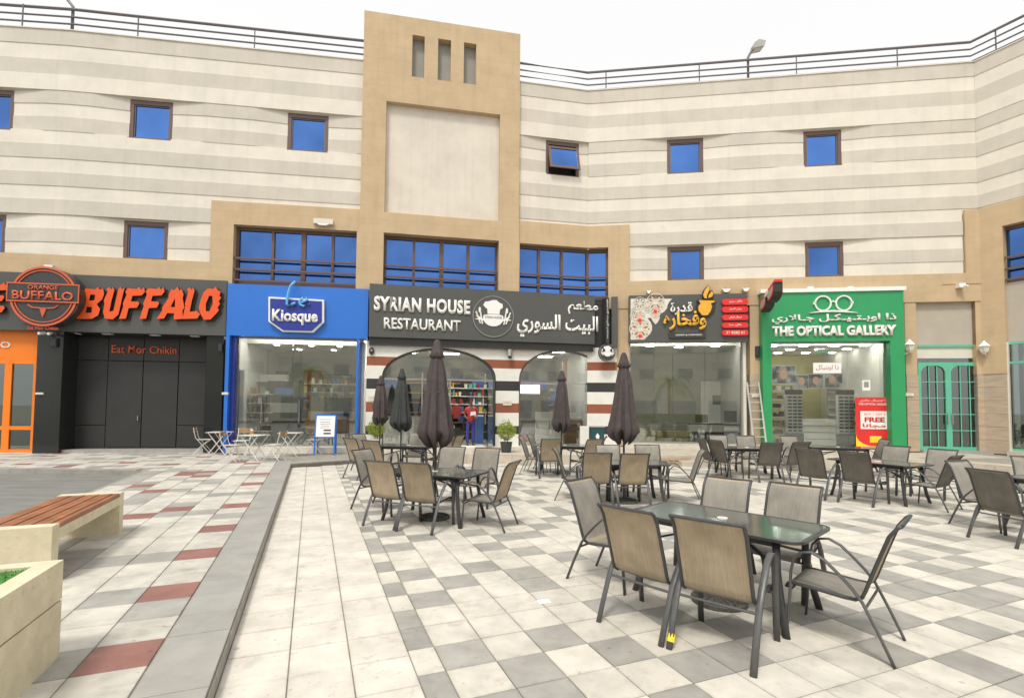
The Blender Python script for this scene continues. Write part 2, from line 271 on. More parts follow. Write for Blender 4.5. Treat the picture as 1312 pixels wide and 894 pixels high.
# ------------------------------------------------------------------ mesh builder
class MB:
    def __init__(s, xf=None): s.v = []; s.f = []; s.mi = []; s.xf = xf; s.cur = 0
    def p(s, x, y, z):
        s.v.append(s.xf(x, y, z) if s.xf else Vector((x, y, z))); return len(s.v)-1
    def face(s, idx): s.f.append(tuple(idx)); s.mi.append(s.cur)
    def box(s, x0, x1, y0, y1, z0, z1, bev=0):
        if x0 > x1: x0, x1 = x1, x0
        if y0 > y1: y0, y1 = y1, y0
        if z0 > z1: z0, z1 = z1, z0
        q = [s.p(x, y, z) for z in (z0, z1) for y in (y0, y1) for x in (x0, x1)]
        for f in ((0, 2, 3, 1), (4, 5, 7, 6), (0, 1, 5, 4), (2, 6, 7, 3), (0, 4, 6, 2), (1, 3, 7, 5)): s.face([q[i] for i in f])
        return s
    def prism(s, poly, y0, y1):     # polygon in x,z (counter-clockwise seen from -y), extruded along y
        n = len(poly); a = [s.p(x, y0, z) for x, z in poly]; b = [s.p(x, y1, z) for x, z in poly]
        s.face(a); s.face(b[::-1])
        for i in range(n): j = (i+1) % n; s.face((a[j], a[i], b[i], b[j]))
        return s
    def slab(s, poly, z0, z1):      # polygon in x,y counter-clockwise, extruded along z
        n = len(poly); a = [s.p(x, y, z0) for x, y in poly]; b = [s.p(x, y, z1) for x, y in poly]
        s.face(a[::-1]); s.face(b)
        for i in range(n): j = (i+1) % n; s.face((a[i], a[j], b[j], b[i]))
        return s
    def tube(s, pts, r, n=6, rx=None, ref=(1, 0, 0), cap=True):   # rx: half size along ref, r: the other
        pts = [Vector(p) for p in pts]; rings = []; rx = rx or r; ref = Vector(ref)
        for i, p in enumerate(pts):
            t = ((pts[min(i+1, len(pts)-1)]-p).normalized() + (p-pts[max(i-1, 0)]).normalized()).normalized()
            a = (ref - t*ref.dot(t))
            if a.length < .05: a = t.orthogonal()
            a.normalize(); b = t.cross(a)
            rings.append([s.p(*(p + a*rx*math.cos(2*math.pi*k/n) + b*r*math.sin(2*math.pi*k/n))) for k in range(n)])
        for i in range(len(rings)-1):
            for k in range(n): s.face((rings[i][k], rings[i][(k+1) % n], rings[i+1][(k+1) % n], rings[i+1][k]))
        if cap: s.face(rings[0][::-1]); s.face(rings[-1])
        return s
    def lathe(s, prof, n=16, c=(0, 0), z=0, fn=None):
        rings = []
        for r, h in prof:
            rings.append([s.p(c[0]+(r*(fn(k/n, h) if fn else 1))*math.cos(2*math.pi*k/n), c[1]+(r*(fn(k/n, h) if fn else 1))*math.sin(2*math.pi*k/n), z+h) for k in range(n)])
        for i in range(len(rings)-1):
            for k in range(n): s.face((rings[i][k], rings[i][(k+1) % n], rings[i+1][(k+1) % n], rings[i+1][k]))
        s.face(rings[0][::-1]); s.face(rings[-1]); return s
    def disc(s, cx, cz, r, y0, y1, n=32, rz=None):
        rz = rz or r; return s.prism([(cx+r*math.cos(2*math.pi*k/n), cz+rz*math.sin(2*math.pi*k/n)) for k in range(n)], y0, y1)
    def ring(s, cx, cz, r, t, y0, y1, n=36, a0=0, a1=2*math.pi):
        full = abs(a1-a0-2*math.pi) < 1e-6; k1 = n if full else n+1; o = []; 
        for k in range(k1):
            a = a0+(a1-a0)*k/n; c, q = math.cos(a), math.sin(a)
            o.append([s.p(cx+(r-t)*c, y0, cz+(r-t)*q), s.p(cx+r*c, y0, cz+r*q), s.p(cx+r*c, y1, cz+r*q), s.p(cx+(r-t)*c, y1, cz+(r-t)*q)])
        for k in range(n):
            A, B = o[k], o[(k+1) % k1]
            for i in range(4): j = (i+1) % 4; s.face((A[i], A[j], B[j], B[i]))
        if not full: s.face(o[0][::-1]); s.face(o[-1])
        return s
    def mesh(s, name, mats, smooth=False, off=None):
        me = bpy.data.meshes.new(name); o = off or Vector((0, 0, 0))
        me.from_pydata([tuple(v-o) for v in s.v], [], s.f)
        for mt in (mats if isinstance(mats, (list, tuple)) else [mats]): me.materials.append(M[mt])
        if any(s.mi): me.polygons.foreach_set('material_index', s.mi)
        if smooth: me.polygons.foreach_set('use_smooth', [True]*len(s.f))
        me.update()
        if s.xf or smooth or True:
            import bmesh
            if len(s.f) < 60000:
                bm = bmesh.new(); bm.from_mesh(me); bmesh.ops.recalc_face_normals(bm, faces=bm.faces); bm.to_mesh(me); bm.free()
        return me
    def build(s, name, mats, parent=None, smooth=False, world=True, **tags):
        off = None
        if world and parent is not None: off = ORG.get(parent.name, Vector((0, 0, 0)))
        me = s.mesh(name, mats, smooth, off)
        o = bpy.data.objects.new(name, me); COL.objects.link(o)
        if parent is not None: o.parent = parent; ORG[o.name] = ORG.get(parent.name, Vector((0, 0, 0)))
        for k, v in tags.items(): o[k] = v
        return o
ORG = {}
def link(o): COL.objects.link(o); return o
def tag(o, label, cat, group=None):
    o['label'] = label; o['category'] = cat
    if group: o['group'] = group
    return o
def thing(name, label, cat, loc=(0, 0, 0), rz=0.0, group=None):
    o = link(bpy.data.objects.new(name, None)); o.location = loc; o.rotation_euler = (0, 0, rz); o.empty_display_size = .2
    tag(o, label, cat, group); ORG[o.name] = Vector(loc); return o
def wthing(name, label, cat, seg, u, d, z, group=None):     # a thing hung on a wall: local x along the wall, y into it, z up
    return thing(name, label, cat, sw(seg, u, d, z), SEG[seg][4], group)
def copytree(o, parent=None):
    c = o.copy(); COL.objects.link(c)
    if parent is not None: c.parent = parent
    for ch in list(o.children):
        if ch.name in COL.objects: copytree(ch, c)
    return c
def seg(s): return lambda u, d, z: sw(s, u, d, z)
def SB(s): return MB(seg(s))

# text -> mesh part; box given in local x,z of a thing (y towards the wall)
AR = {'ا': 'FE8D FE8E', 'ب': 'FE8F FE90 FE91 FE92', 'ت': 'FE95 FE96 FE97 FE98', 'ة': 'FE93 FE94', 'ج': 'FE9D FE9E FE9F FEA0',
      'خ': 'FEA5 FEA6 FEA7 FEA8', 'د': 'FEA9 FEAA', 'ذ': 'FEAB FEAC', 'ر': 'FEAD FEAE', 'س': 'FEB1 FEB2 FEB3 FEB4', 'ش': 'FEB5 FEB6 FEB7 FEB8',
      'ط': 'FEC1 FEC2 FEC3 FEC4', 'ع': 'FEC9 FECA FECB FECC', 'ف': 'FED1 FED2 FED3 FED4', 'ق': 'FED5 FED6 FED7 FED8', 'ك': 'FED9 FEDA FEDB FEDC',
      'ل': 'FEDD FEDE FEDF FEE0', 'م': 'FEE1 FEE2 FEE3 FEE4', 'ن': 'FEE5 FEE6 FEE7 FEE8', 'ه': 'FEE9 FEEA FEEB FEEC', 'و': 'FEED FEEE',
      'ي': 'FEF1 FEF2 FEF3 FEF4', 'ﻻ': 'FEFB FEFC', 'ـ': '0640 0640 0640 0640'}
def arabic(t):
    t = t.replace('لا', 'ﻻ'); o = []
    for i, c in enumerate(t):
        if c not in AR: o.append(c); continue
        f = [chr(int(h, 16)) for h in AR[c].split()]
        pj = i > 0 and t[i-1] in AR and len(AR[t[i-1]].split()) == 4
        nj = len(f) == 4 and i+1 < len(t) and t[i+1] in AR
        o.append(f[(3 if nj else 1) if pj else (2 if nj else 0)])
    return ''.join(reversed(o))
def text(body, x0, x1, z0, z1, y, mat, parent, name='lettering', depth=.03, bold=.0, shear=0.0, chars=0, edge=None, **tags):
    cu = bpy.data.curves.new('t', 'FONT'); cu.body = body; cu.offset = bold; cu.shear = shear; cu.resolution_u = 3; cu.space_character = 1+chars
    to = link(bpy.data.objects.new('t', cu)); dg = bpy.context.evaluated_depsgraph_get(); dg.update()
    me = bpy.data.meshes.new_from_object(to.evaluated_get(dg)); bpy.data.objects.remove(to)
    xs = [v.co.x for v in me.vertices]; ys = [v.co.y for v in me.vertices]
    ax, bx, ay, by = min(xs), max(xs), min(ys), max(ys)
    import bmesh
    bm = bmesh.new(); bm.from_mesh(me); bpy.data.meshes.remove(me)
    if depth:
        r = bmesh.ops.extrude_face_region(bm, geom=bm.faces[:])
        for g in r['geom']:
            if isinstance(g, bmesh.types.BMVert): g.co.z += 1.0
    for v in bm.verts:
        k = v.co.z
        v.co = Vector((x0+(v.co.x-ax)/(bx-ax)*(x1-x0), y-depth*k, z0+(v.co.y-ay)/(by-ay)*(z1-z0)))
    bmesh.ops.recalc_face_normals(bm, faces=bm.faces)
    me = bpy.data.meshes.new(name); bm.to_mesh(me)
    me.materials.append(M[mat])
    if edge:
        me.materials.append(M[edge])
        for p in me.polygons: p.material_index = 0 if abs(p.normal.y) > .7 else 1
    bm.free()
    o = link(bpy.data.objects.new(name, me)); o.parent = parent
    for k, v in tags.items(): o[k] = v
    return o
# ================================================================== THE BUILDING
ZT = 13.85
BZ = [13.85, 13.36, 12.86, 12.36, 11.84, 11.40, 10.97, 10.50, 10.05, 9.59, 9.13, 8.69, 8.24, 7.76, 7.30, 6.86, 6.42]
mall = thing('shopping_building', 'long striped cream shopping building with tan tower bays and a row of shops', 'building', (2.85, 18.5, 0))
# windows: (segment, u0, u1, z0, z1)
_a0 = W('A', 14, 140)[0]; _a1 = W('A', 3, 300)[0]
SMALL = [('A', _a0-1.32, _a0, 10.45, 11.80), ('B', 1.80, 3.11, 10.45, 11.80), ('B', 6.77, 8.12, 10.45, 11.80), ('C', 6.70, 8.00, 10.45, 11.80),
         ('D', 2.92, 4.23, 10.45, 11.80), ('D', 7.72, 9.00, 10.45, 11.80),
         ('A', _a1-1.32, _a1, 6.42, 7.72), ('B', 1.76, 3.10, 6.42, 7.72), ('D', 2.92, 4.23, 6.42, 7.72), ('D', 7.72, 9.00, 6.42, 7.72)]
def band(s, u0, u1, k, d0, holes, zone):
    """one horizontal plaster band; in a window zone it leans back towards each window"""
    z1, z0 = BZ[k]-(.0), BZ[k+1]
    mb = SB(s)
    us = {u0, u1}
    for h in holes:
        for a in (h[0]-1.05, h[0]-.5, h[0], h[1], h[1]+.5, h[1]+1.05):
            if u0 < a < u1: us.add(a)
    us = sorted(us)
    def dep(u):
        if not zone: return d0
        q = 9
        for h in holes: q = min(q, 0 if h[0] <= u <= h[1] else min(abs(u-h[0]), abs(u-h[1])))
        return d0 + .005 + .085*max(0, min(1, 1-q/1.05))
    for a, b in zip(us, us[1:]):
        mid = (a+b)/2; inside = [h for h in holes if h[0] < mid < h[1]]
        spans = [(z0, z1)]
        for h in inside:
            spans = [(p, q) for p, q in ((z0, min(z1, h[2])), (max(z0, h[3]), z1)) if q-p > .01]
        if not spans and mb.f: mb.build('wall_band', 'greyband' if k % 2 == 0 else 'cream', mall); mb = SB(s)
        for p, q in spans:
            da, db = dep(a), dep(b); i = [mb.p(a, da, p), mb.p(b, db, p), mb.p(b, db, q), mb.p(a, da, q), mb.p(a, .35, p), mb.p(b, .35, p), mb.p(b, .35, q), mb.p(a, .35, q)]
            mb.face((i[0], i[1], i[2], i[3])); mb.face((i[3], i[2], i[6], i[7])); mb.face((i[1], i[0], i[4], i[5]))
            if a == u0 or any(abs(a-h[1]) < 1e-6 for h in holes): mb.face((i[0], i[3], i[7], i[4]))
            if b == u1 or any(abs(b-h[0]) < 1e-6 for h in holes): mb.face((i[2], i[1], i[5], i[6]))
    if mb.f: mb.build('wall_band', 'greyband' if k % 2 == 0 else 'cream', mall)
for k in range(16):
    zone = k in (4, 5, 6) or k in (13, 14, 15); zlo = BZ[k+1]
    d0 = 0.0 if k % 2 == 0 else .018
    if k == 3 or k == 12: d0 = -.012
    for s, a, b in (('A', 0, L('A')), ('B', 0, L('B')+.05), ('C', 5.6, L('C')+.03), ('D', -.0, L('D')+.09), ('E', 0, L('E'))):
        if s == 'B' and zlo < 8.5 and BZ[k] <= 8.7: b = 4.5
        if s == 'C' and zlo < 8.5 and BZ[k] <= 8.7: continue
        if s == 'D' and zlo < 8.5 and BZ[k] <= 8.7: a, b = 1.52, 12.78
        if s == 'E' and zlo < 8.5 and BZ[k] <= 8.7: continue
        hs_ = [h[1:5] for h in SMALL if h[0] == s and h[3] < BZ[k] and h[4] > zlo]
        if s in 'AB' and zone: hs_ += [(h[1]-0, h[2], h[3], h[4]) for h in []]
        band(s, a, b, k, d0, hs_, zone and bool(hs_))
# parapet cap and roof slab behind the front
for run in ('AB', 'CDE'):
    mb = MB()
    for s in run:
        mb.xf = seg(s); mb.box(0 if s != 'C' else 5.6, L(s)+.01, -.03, .36, ZT, ZT+.03)
    mb.build('parapet_cap', 'cream', mall)
mb = MB()
for s in 'ABCDE':
    mb.xf = seg(s); mb.box(0, L(s), .30, 8.0, 13.2, 13.35)
mb.build('roof_slab', 'plastergrey', mall)
def window(s, u0, u1, z0, z1, d=.16, fw=.11, awn=False):
    mb = SB(s); f = fw
    mb.box(u0, u0+f, d-.05, d+.1, z0, z1); mb.box(u1-f, u1, d-.05, d+.1, z0, z1)
    mb.box(u0+f, u1-f, d-.05, d+.1, z0, z0+f*.7); mb.box(u0+f, u1-f, d-.05, d+.1, z1-f*1.3, z1)
    fr = mb.build('window', 'brownmetal', mall)
    if not awn:
        m2 = SB(s); g = .035; a, b, p, q = u0+f, u1-f, z0+f*.7, z1-f*1.3
        for x0, x1, y0, y1 in ((a, a+g, p, q), (b-g, b, p, q), (a+g, b-g, p, p+g), (a+g, b-g, q-g, q)): m2.box(x0, x1, d-.015, d+.05, y0, y1)
        m2.build('sash', 'railmetal', fr)
        SB(s).box(a+g, b-g, d+.02, d+.04, p+g, q-g).build('pane', 'blueglass', fr)
    else:
        SB(s).box(u0-.3, u1+.3, .36, .9, z0-.3, z1+.3).build('dark_room', 'indark', fr)
        a, b, q, p = u0+.09, u1-.03, z1-.2, z0+.20; tilt = .30
        def xf(u, d2, z): return sw(s, u, d-.04-(q-z)/(q-p)*tilt+d2, z)
        m2 = MB(xf); g = .09
        for x0, x1, y0, y1 in ((a, a+g, p, q), (b-g, b, p, q), (a+g, b-g, p, p+g), (a+g, b-g, q-g, q)): m2.box(x0, x1, -.03, .03, y0, y1)
        m2.build('open_sash', 'brownmetal', fr, label='top-hung sash pushed open')
        MB(xf).box(a+g, b-g, -.005, .01, p+g, q-g).build('pane', 'blueglass', fr)
for i, h in enumerate(SMALL): window(*h, awn=(i == 3))
for s, u, z in (('B', 5.6, 5.0),): pass
# ---- tan frames, tower and bays
T = -.07
def tan(s, *boxes, name='tan_frame', mat='tan', d1=.5):
    mb = SB(s)
    for b in boxes: mb.box(b[0], b[1], T if len(b) < 5 else b[4], d1, b[2], b[3])
    return mb.build(name, mat, mall)
LB, LC = L('B'), L('C')
for s, a, b, zz in (('B', 4.5, LB+.05, 8.45), ('C', 5.6, LC+.03, 8.5), ('D', 0, 1.52, 8.5), ('D', 12.78, L('D')+.09, 8.5), ('E', 0, L('E'), 8.5)): SB(s).box(a, b, .018, .3, zz, 8.69).build('wall_band', 'cream', mall)
tan('B', (4.48, 9.30, 7.73, 8.50), (4.48, 5.20, 5.4, 7.73), (9.27, 9.30, 5.4, 7.73))
tan('B', (-3.0, 4.48, 5.55, 6.42)); tan('A', (0, L('A')-0, 5.55, 6.42, -.068))
# tower: made of courses so that slots and the plaster panel are real recesses
U0, U1 = .03, 5.63; TZ = 15.58; TT = -.14
tower = SB('C')
def tb(a, b, p, q, d0=TT, d1=.6): tower.box(a, b, d0, d1, p, q)
tb(U0, .84, 8.45, 12.42); tb(4.90, U1, 8.45, 12.42); tb(U0, U1, 12.42, 13.42); tb(U0, U1, 14.95, TZ)
sl = [(1.70, 2.13), (2.61, 3.07), (3.54, 3.99)]; e = U0
for a, b in sl: tb(e, a, 13.42, 14.95); e = b
tb(e, U1, 13.42, 14.95)
tower.build('tower', 'tan', mall)
SB('C').box(U0+.2, U1-.2, .6, 3.0, 12.4, TZ-.1).build('tower_back', 'tan', mall)
for a, b in sl: SB('C').box(a-.01, b+.01, .10, .16, 13.40, 14.97).build('slot_panel', 'plastergrey', mall)
SB('C').box(.82, 4.92, .06, .12, 8.44, 12.44).build('plaster_panel', 'panelplaster', mall)
tan('C', (U0-.02, U1+.02, 7.73, 8.45, TT), name='tower_beam')
tan('C', (-.06, .84, 5.4, 7.73, TT), name='tower_pier'); tan('C', (4.90, 5.67, 5.4, 7.73, TT), name='tower_pier')
# right bay follows the corner
tan('C', (U1+.02, LC+.008, 7.73, 8.56)); tan('D', (0.008, 1.52, 7.73, 8.56)); tan('D', (.74, 1.52, 5.4, 7.73))
tan('D', (1.52, 12.80, 5.45, 6.42))
tan('D', (12.80, 13.32, 6.42, 8.62), (12.80, 13.32, 5.45, 6.42), name='tan_frame')
tan('E', (-.03, 8.8, 7.85, 8.62), (-.03, .62, 2.95, 7.85))
def bay(s, u0, u1, z0, z1, divs, d=.22, rails=True):
    fr = SB(s); f = .08
    fr.box(u0, u1, d-.05, d+.08, z1-.11, z1); fr.box(u0, u1, d-.05, d+.08, z0, z0+.09)
    for x in (u0+f/2, u1-f/2): fr.box(x-f/2, x+f/2, d-.048, d+.08, z0+.09, z1-.11)
    for x, wd in divs: fr.box(x-wd, x+wd, d-.046, d+.08, z0+.09, z1-.11)
    o = fr.build('bay_window', 'brownmetal', mall)
    xs = [u0+f]+[v for x, wd in divs for v in (x-wd, x+wd)]+[u1-f]
    for a, b in zip(xs[::2], xs[1::2]): SB(s).box(a, b, d+.02, d+.04, z0+.09, z1-.11).build('pane', 'blueglass', o)
    for z in (z0+.10, z0+.46, z0+.84):
        SB(s).box(u0+.0, u1-.0, d-.22, d-.165, z-.030, z+.030).build('guard_rail', 'brownmetal', o)
    return o
bay('B', 5.20, 9.27, 5.78, 7.73, [(W('B', 260+520*.1677, 320)[0], .045), (W('B', 260+757*.1677, 320)[0], .075), (W('B', 260+983*.1677, 320)[0], .045)])
bay('C', .84, 4.90, 5.78, 7.73, [(W('C', 480+345*.1454, 330)[0], .045), (W('C', 480+592*.1454, 330)[0], .075), (W('C', 480+828*.1454, 330)[0], .055)])
bay('C', 5.67, LC+.06, 5.78, 7.73, [(W('C', 650+288*.1454, 330)[0], .05), (W('C', 650+492*.1454, 330)[0], .05)])
bay('D', -.06, .74, 5.78, 7.73, [])
a = SEG['E']; uE = W('E', 1281, 320, .2)[0]
bay('E', uE, 6.5, 5.95, 7.85, [(uE+1.35, .05), (uE+2.7, .05)])
# ---- ground floor backing walls (behind the signs) and piers
def wallbox(s, u0, u1, z0, z1, mat='tan', d0=0.0, d1=.5, name='wall'): return SB(s).box(u0, u1, d0, d1, z0, z1).build(name, mat, mall)
FLR = .30
wallbox('D', 5.76, 6.22, 2.95, 5.45, d0=-.045); wallbox('D', 10.86, 11.22, 2.95, 5.45, d0=-.045)
wallbox('D', 13.05, 13.30, 2.95, 5.45, d0=-.045); wallbox('D', 1.0, 1.5, 2.95, 5.45, d0=-.045)
# travertine cladding of the piers, stone by stone
def stones(s, u0, u1, z0, z1, rows, cols, d0=-.05):
    hz = (z1-z0)/rows
    for r in range(rows):
        n = cols; wd = (u1-u0)/n
        for c in range(n):
            SB(s).box(u0+c*wd+.004, u0+(c+1)*wd-.004, d0-random.uniform(0, .006), d0+.06, z0+r*hz+.004, z0+(r+1)*hz-.004).build('stone', 'travertine', mall)
    SB(s).box(u0+.006, u1-.006, d0+.055, .5, z0, z1).build('pier_core', 'grout', mall)
stones('D', 5.74, 6.22, .3, 2.95, 6, 1); stones('D', 10.86, 11.24, .3, 2.95, 6, 1)
stones('D', 13.05, 13.32, .3, 2.95, 6, 1); stones('E', -.02, .62, .3, 2.95, 6, 1); stones('D', 1.10, 1.50, .3, 3.4, 7, 1)
# ---- rooms behind the shop fronts
def room(s, u0, u1, z1, d0, d1, wall='inwhite', floor='infloor', ceil='inwhite', back=None, hidden_fill=True):
    dc = d0+.9
    r = SB(s).box(u0, u1, dc, d1, z1, z1+.1).build('room_ceiling', ceil, mall)
    if hidden_fill:  # raised recess shaped to keep the added strip out of view
        mb = SB(s); mb.box(u0, u1, d0+.22, dc, z1+.62, z1+.7); mb.build('fill_recess_top', ceil, mall)
        SB(s).box(u0, u1, dc, dc+.06, z1+.1, z1+.62).build('fill_recess_side', ceil, mall); SB(s).box(u0, u1, d0+.22, d0+.28, z1+.08, z1+.62).build('fill_recess_side', ceil, mall)
        SB(s).box(u0+.3, u1-.3, d0+.35, d0+.8, z1+.58, z1+.61).build('hidden_fill_strip', 'fillglow', mall)  # unseen glowing strip, added to light the front of the room
    else: SB(s).box(u0, u1, d0, dc, z1, z1+.1).build('room_ceiling', ceil, mall)
    SB(s).box(u0, u1, d0, d1, .1, FLR-.02).build('room_floor', floor, mall)
    SB(s).box(u0, u1, d1, d1+.1, FLR-.02, z1).build('room_back_wall', back or wall, mall)
    SB(s).box(u0-.1, u0, d0, d1, FLR-.02, z1).build('room_side_wall', wall, mall); SB(s).box(u1, u1+.1, d0, d1, FLR-.02, z1).build('room_side_wall', wall, mall)
def glazing(s, u0, u1, z0, z1, d, divs=(), mat='shopglass', name='shop_window', fmat='silver'):
    fr = SB(s); fr.box(u0, u1, d-.03, d+.03, z0, z0+.05); fr.box(u0, u1, d-.03, d+.03, z1-.05, z1)
    fr.box(u0, u0+.04, d-.03, d+.03, z0+.05, z1-.05); fr.box(u1-.04, u1, d-.03, d+.03, z0+.05, z1-.05)
    o = fr.build(name, fmat, mall); xs = [u0+.04]+list(divs)+[u1-.04]
    for a, b in zip(xs, xs[1:]): SB(s).box(a+.006, b-.006, d-.006, d+.006, z0+.05, z1-.05).build('pane', mat, o)
    return o
def lights(s, pts, zc, name='ceiling_light', su=.55, sd=.16):
    for u, d in pts: SB(s).box(u-su/2, u+su/2, d-sd/2, d+sd/2, zc-.03, zc-.004).build(name, 'lightpanel', mall)
# -- orange shop at the left edge and the black shuttered shop
fl = .12
SB('B').box(-6.0, -1.62, .05, .5, 4.0, 5.6).build('backing_wall', 'blackpanel', mall)
SB('B').box(-1.62, 5.0, .05, .5, 4.0, 5.6).build('backing_wall', 'blackpanel', mall)
uo = W('B', 49, 500)[0]; u1o = W('B', 82, 500)[0]; ud = W('B', 263, 500)[0]; ub = W('B', 285, 500)[0]
SB('B').box(uo, u1o, -.12, .75, fl-.1, 3.98).build('granite_pier', 'blackgranite', mall)
SB('B').box(ud, ub, -.02, .75, fl-.1, 3.98).build('granite_pier', 'blackgranite', mall)
DD = .55
SB('B').box(u1o, ud, DD+.06, DD+.3, fl-.1, 3.98).build('shutter_wall', 'blackdoor', mall)
xs = [W('B', x, 500, DD)[0] for x in (95, 137, 182.6, 228, 263)]; zh = [fl+.12, W('B', 180, 544.5, DD)[1], W('B', 180, 462.6, DD)[1], 3.9]
for i, (a, b) in enumerate(zip(xs, xs[1:])):
    for j, (p, q) in enumerate(zip(zh, zh[1:])):
        if j < 2 and i in (1, 2):
            if j == 0: 
                o = SB('B').box(a+.015, b-.015, DD-.01, DD+.05, p+.02, zh[2]-.02).build('door', 'blackdoor', mall)
                if i == 1: SB('B').box(b-.10, b-.07, DD-.06, DD-.01, 1.15, 1.30).build('handle', 'silver', o)
        else: SB('B').box(a+.012, b-.012, DD, DD+.05, p+.012, q-.012).build('panel', 'blackdoor', mall)
SB('B').box(u1o, ud, .0, DD+.1, fl-.1, fl+.10).build('threshold', 'coping', mall)
SB('B').box(u1o, ud, -.0, .9, 3.985, 4.03).build('soffit', 'blackpanel', mall)
for u in (W('B', 131, 426)[0], W('B', 193, 427)[0], W('B', 245, 429)[0]): SB('B').box(u-.14, u+.14, .2, .34, 3.955, 3.985).build('soffit_light', 'white', mall)
# orange frames
a0 = -5.2; DO = .12
SB('B').box(a0, uo, DO, DO+.1, 3.05, 3.98).build('orange_panel', 'orange', mall)
ofr = SB('B')
zt = 3.05; xo = [a0, W('B', 7, 500, DO)[0], W('B', 47, 500, DO)[0]]
for x in (a0, -3.9, W('B', 10, 500, DO)[0], W('B', 47, 500, DO)[0]): ofr.box(x-.10, x+.10, DO-.02, DO+.08, fl, zt)
for z in (fl+.06, W('B', 20, 548, DO)[1], zt-.06): ofr.box(a0, uo, DO-.015, DO+.06, z-.06, z+.06)
oo = ofr.build('orange_shop_door', 'orange', mall)
SB('B').box(a0, uo, DO+.02, DO+.035, fl, zt).build('pane', 'darkglass', oo)
SB('B').box(a0, uo, -.0, DO+.1, fl-.1, fl+.015).build('threshold', 'offwhite', mall)
room('B', -7, uo, 3.9, .6, 4.0, wall='ingrey', back='indark', hidden_fill=False)
SB('B').box(-2.9, -1.9, 2.0, 2.6, fl, 2.6).build('painted_cabinet', 'mint', mall)
# -- blue shop
bu0, bu1 = W('B', 289, 450, -.18)[0], W('B', 470.6, 450, -.18)[0]
op0, op1 = W('B', 300, 500)[0], W('B', 457, 500)[0]; zo = 3.98
blue = SB('B'); BD = -.18
blue.box(bu0, bu1, BD, .3, zo, 5.70); blue.box(bu0, op0-.12, BD, .3, fl-.1, zo); blue.box(op1, min(bu1, LB+.10), BD, .3, fl-.1, zo)
blue.build('blue_cladding', 'blueclad', mall)
SB('B').box(op0-.12, op0, -.02, .3, fl-.1, zo).build('reveal', 'navy', mall)
GX = [W('B', x, 500, .2)[0] for x in (342, 374, 384)]
g = glazing('B', op0, op1, FLR, zo, .2, GX)
for x in (W('B', 337, 500, .2)[0], W('B', 385, 500, .2)[0]): SB('B').tube([sw('B', 0, 0, 0)]*0 or [(x, .10, 1.1), (x, .10, 1.9)], .018).build('door_handle', 'silver', g)
SB('B').box(op0-.1, op1+.05, -.25, .3, fl-.1, FLR).build('threshold', 'offwhite', mall)
room('B', op0-.1, op1+.1, 3.9, .3, 4.6, wall='inwhite', back='ingrey')
lights('B', [(6.2, 1.4), (7.4, 1.4), (8.4, 1.4), (6.6, 2.8), (7.9, 2.8)], 3.9, su=.14, sd=.14)
# -- striped arch front (segment C, first eight metres) and its glass
SD0, SD1 = .35, LC+.03; SX = lambda x: W('C', x, 500)[0]
zs = [W('C', 640, y)[1] for y in (461, 472, 488, 500.5, 516.5, 528.6, 545.4, 556)]
ZB = [3.95]+zs+[.9, .3] if zs[-1] > .95 else [3.95]+zs+[.3]
MATS = ['whitestripe', 'redstripe', 'whitestripe', 'blackstripe', 'whitestripe', 'redstripe', 'whitestripe', 'blackstripe', 'whitestripe', 'blackstripe']
arch = [(SX(489), SX(635), W('C', 563, 446)[1]), (SX(664.5), SX(776), W('C', 716, 448)[1])]; SPR = W('C', 563, 484)[1]
def halfw(i, z):
    l, r, top = arch[i]; c = (l+r)/2; h = (r-l)/2
    if z <= SPR: return c, h
    if z >= top: return c, None
    return c, h*math.sqrt(max(0, 1-((z-SPR)/(top-SPR))**2))
for k in range(len(ZB)-1):
    z1, z0 = ZB[k], ZB[k+1]; n = 7; zz = [z0+(z1-z0)*i/n for i in range(n+1)]
    mt = MATS[min(k, len(MATS)-1)]; dd = -.05 if k % 2 == 0 else -.045
    cl = [(SD0, None), (None, None)]
    # pieces between: left edge..arch0 left | arch0 right..arch1 left | arch1 right..right edge ; where an arch has closed, pieces meet at its centre
    bounds = []
    for i in (0, 1):
        lo = []; hi = []
        for z in zz:
            c, h = halfw(i, z); h = 0 if h is None else h; lo.append(c-h); hi.append(c+h)
        bounds.append((lo, hi))
    edges = [([SD0]*(n+1), bounds[0][0]), (bounds[0][1], bounds[1][0]), (bounds[1][1], [SD1]*(n+1))]
    for lo, hi in edges:
        mb = SB('C'); poly = [(lo[i], zz[i]) for i in range(n, -1, -1)]+[(hi[i], zz[i]) for i in range(n+1)]
        q = []
        for p_ in poly:
            if not q or abs(p_[0]-q[-1][0])+abs(p_[1]-q[-1][1]) > 1e-4: q.append(p_)
        mb.prism(q, dd, .12); mb.build('stripe_course', mt, mall)
    mb = SB('D'); mb.box(-.03, 1.06, dd, .3, z0, z1); mb.build('stripe_course', mt, mall)
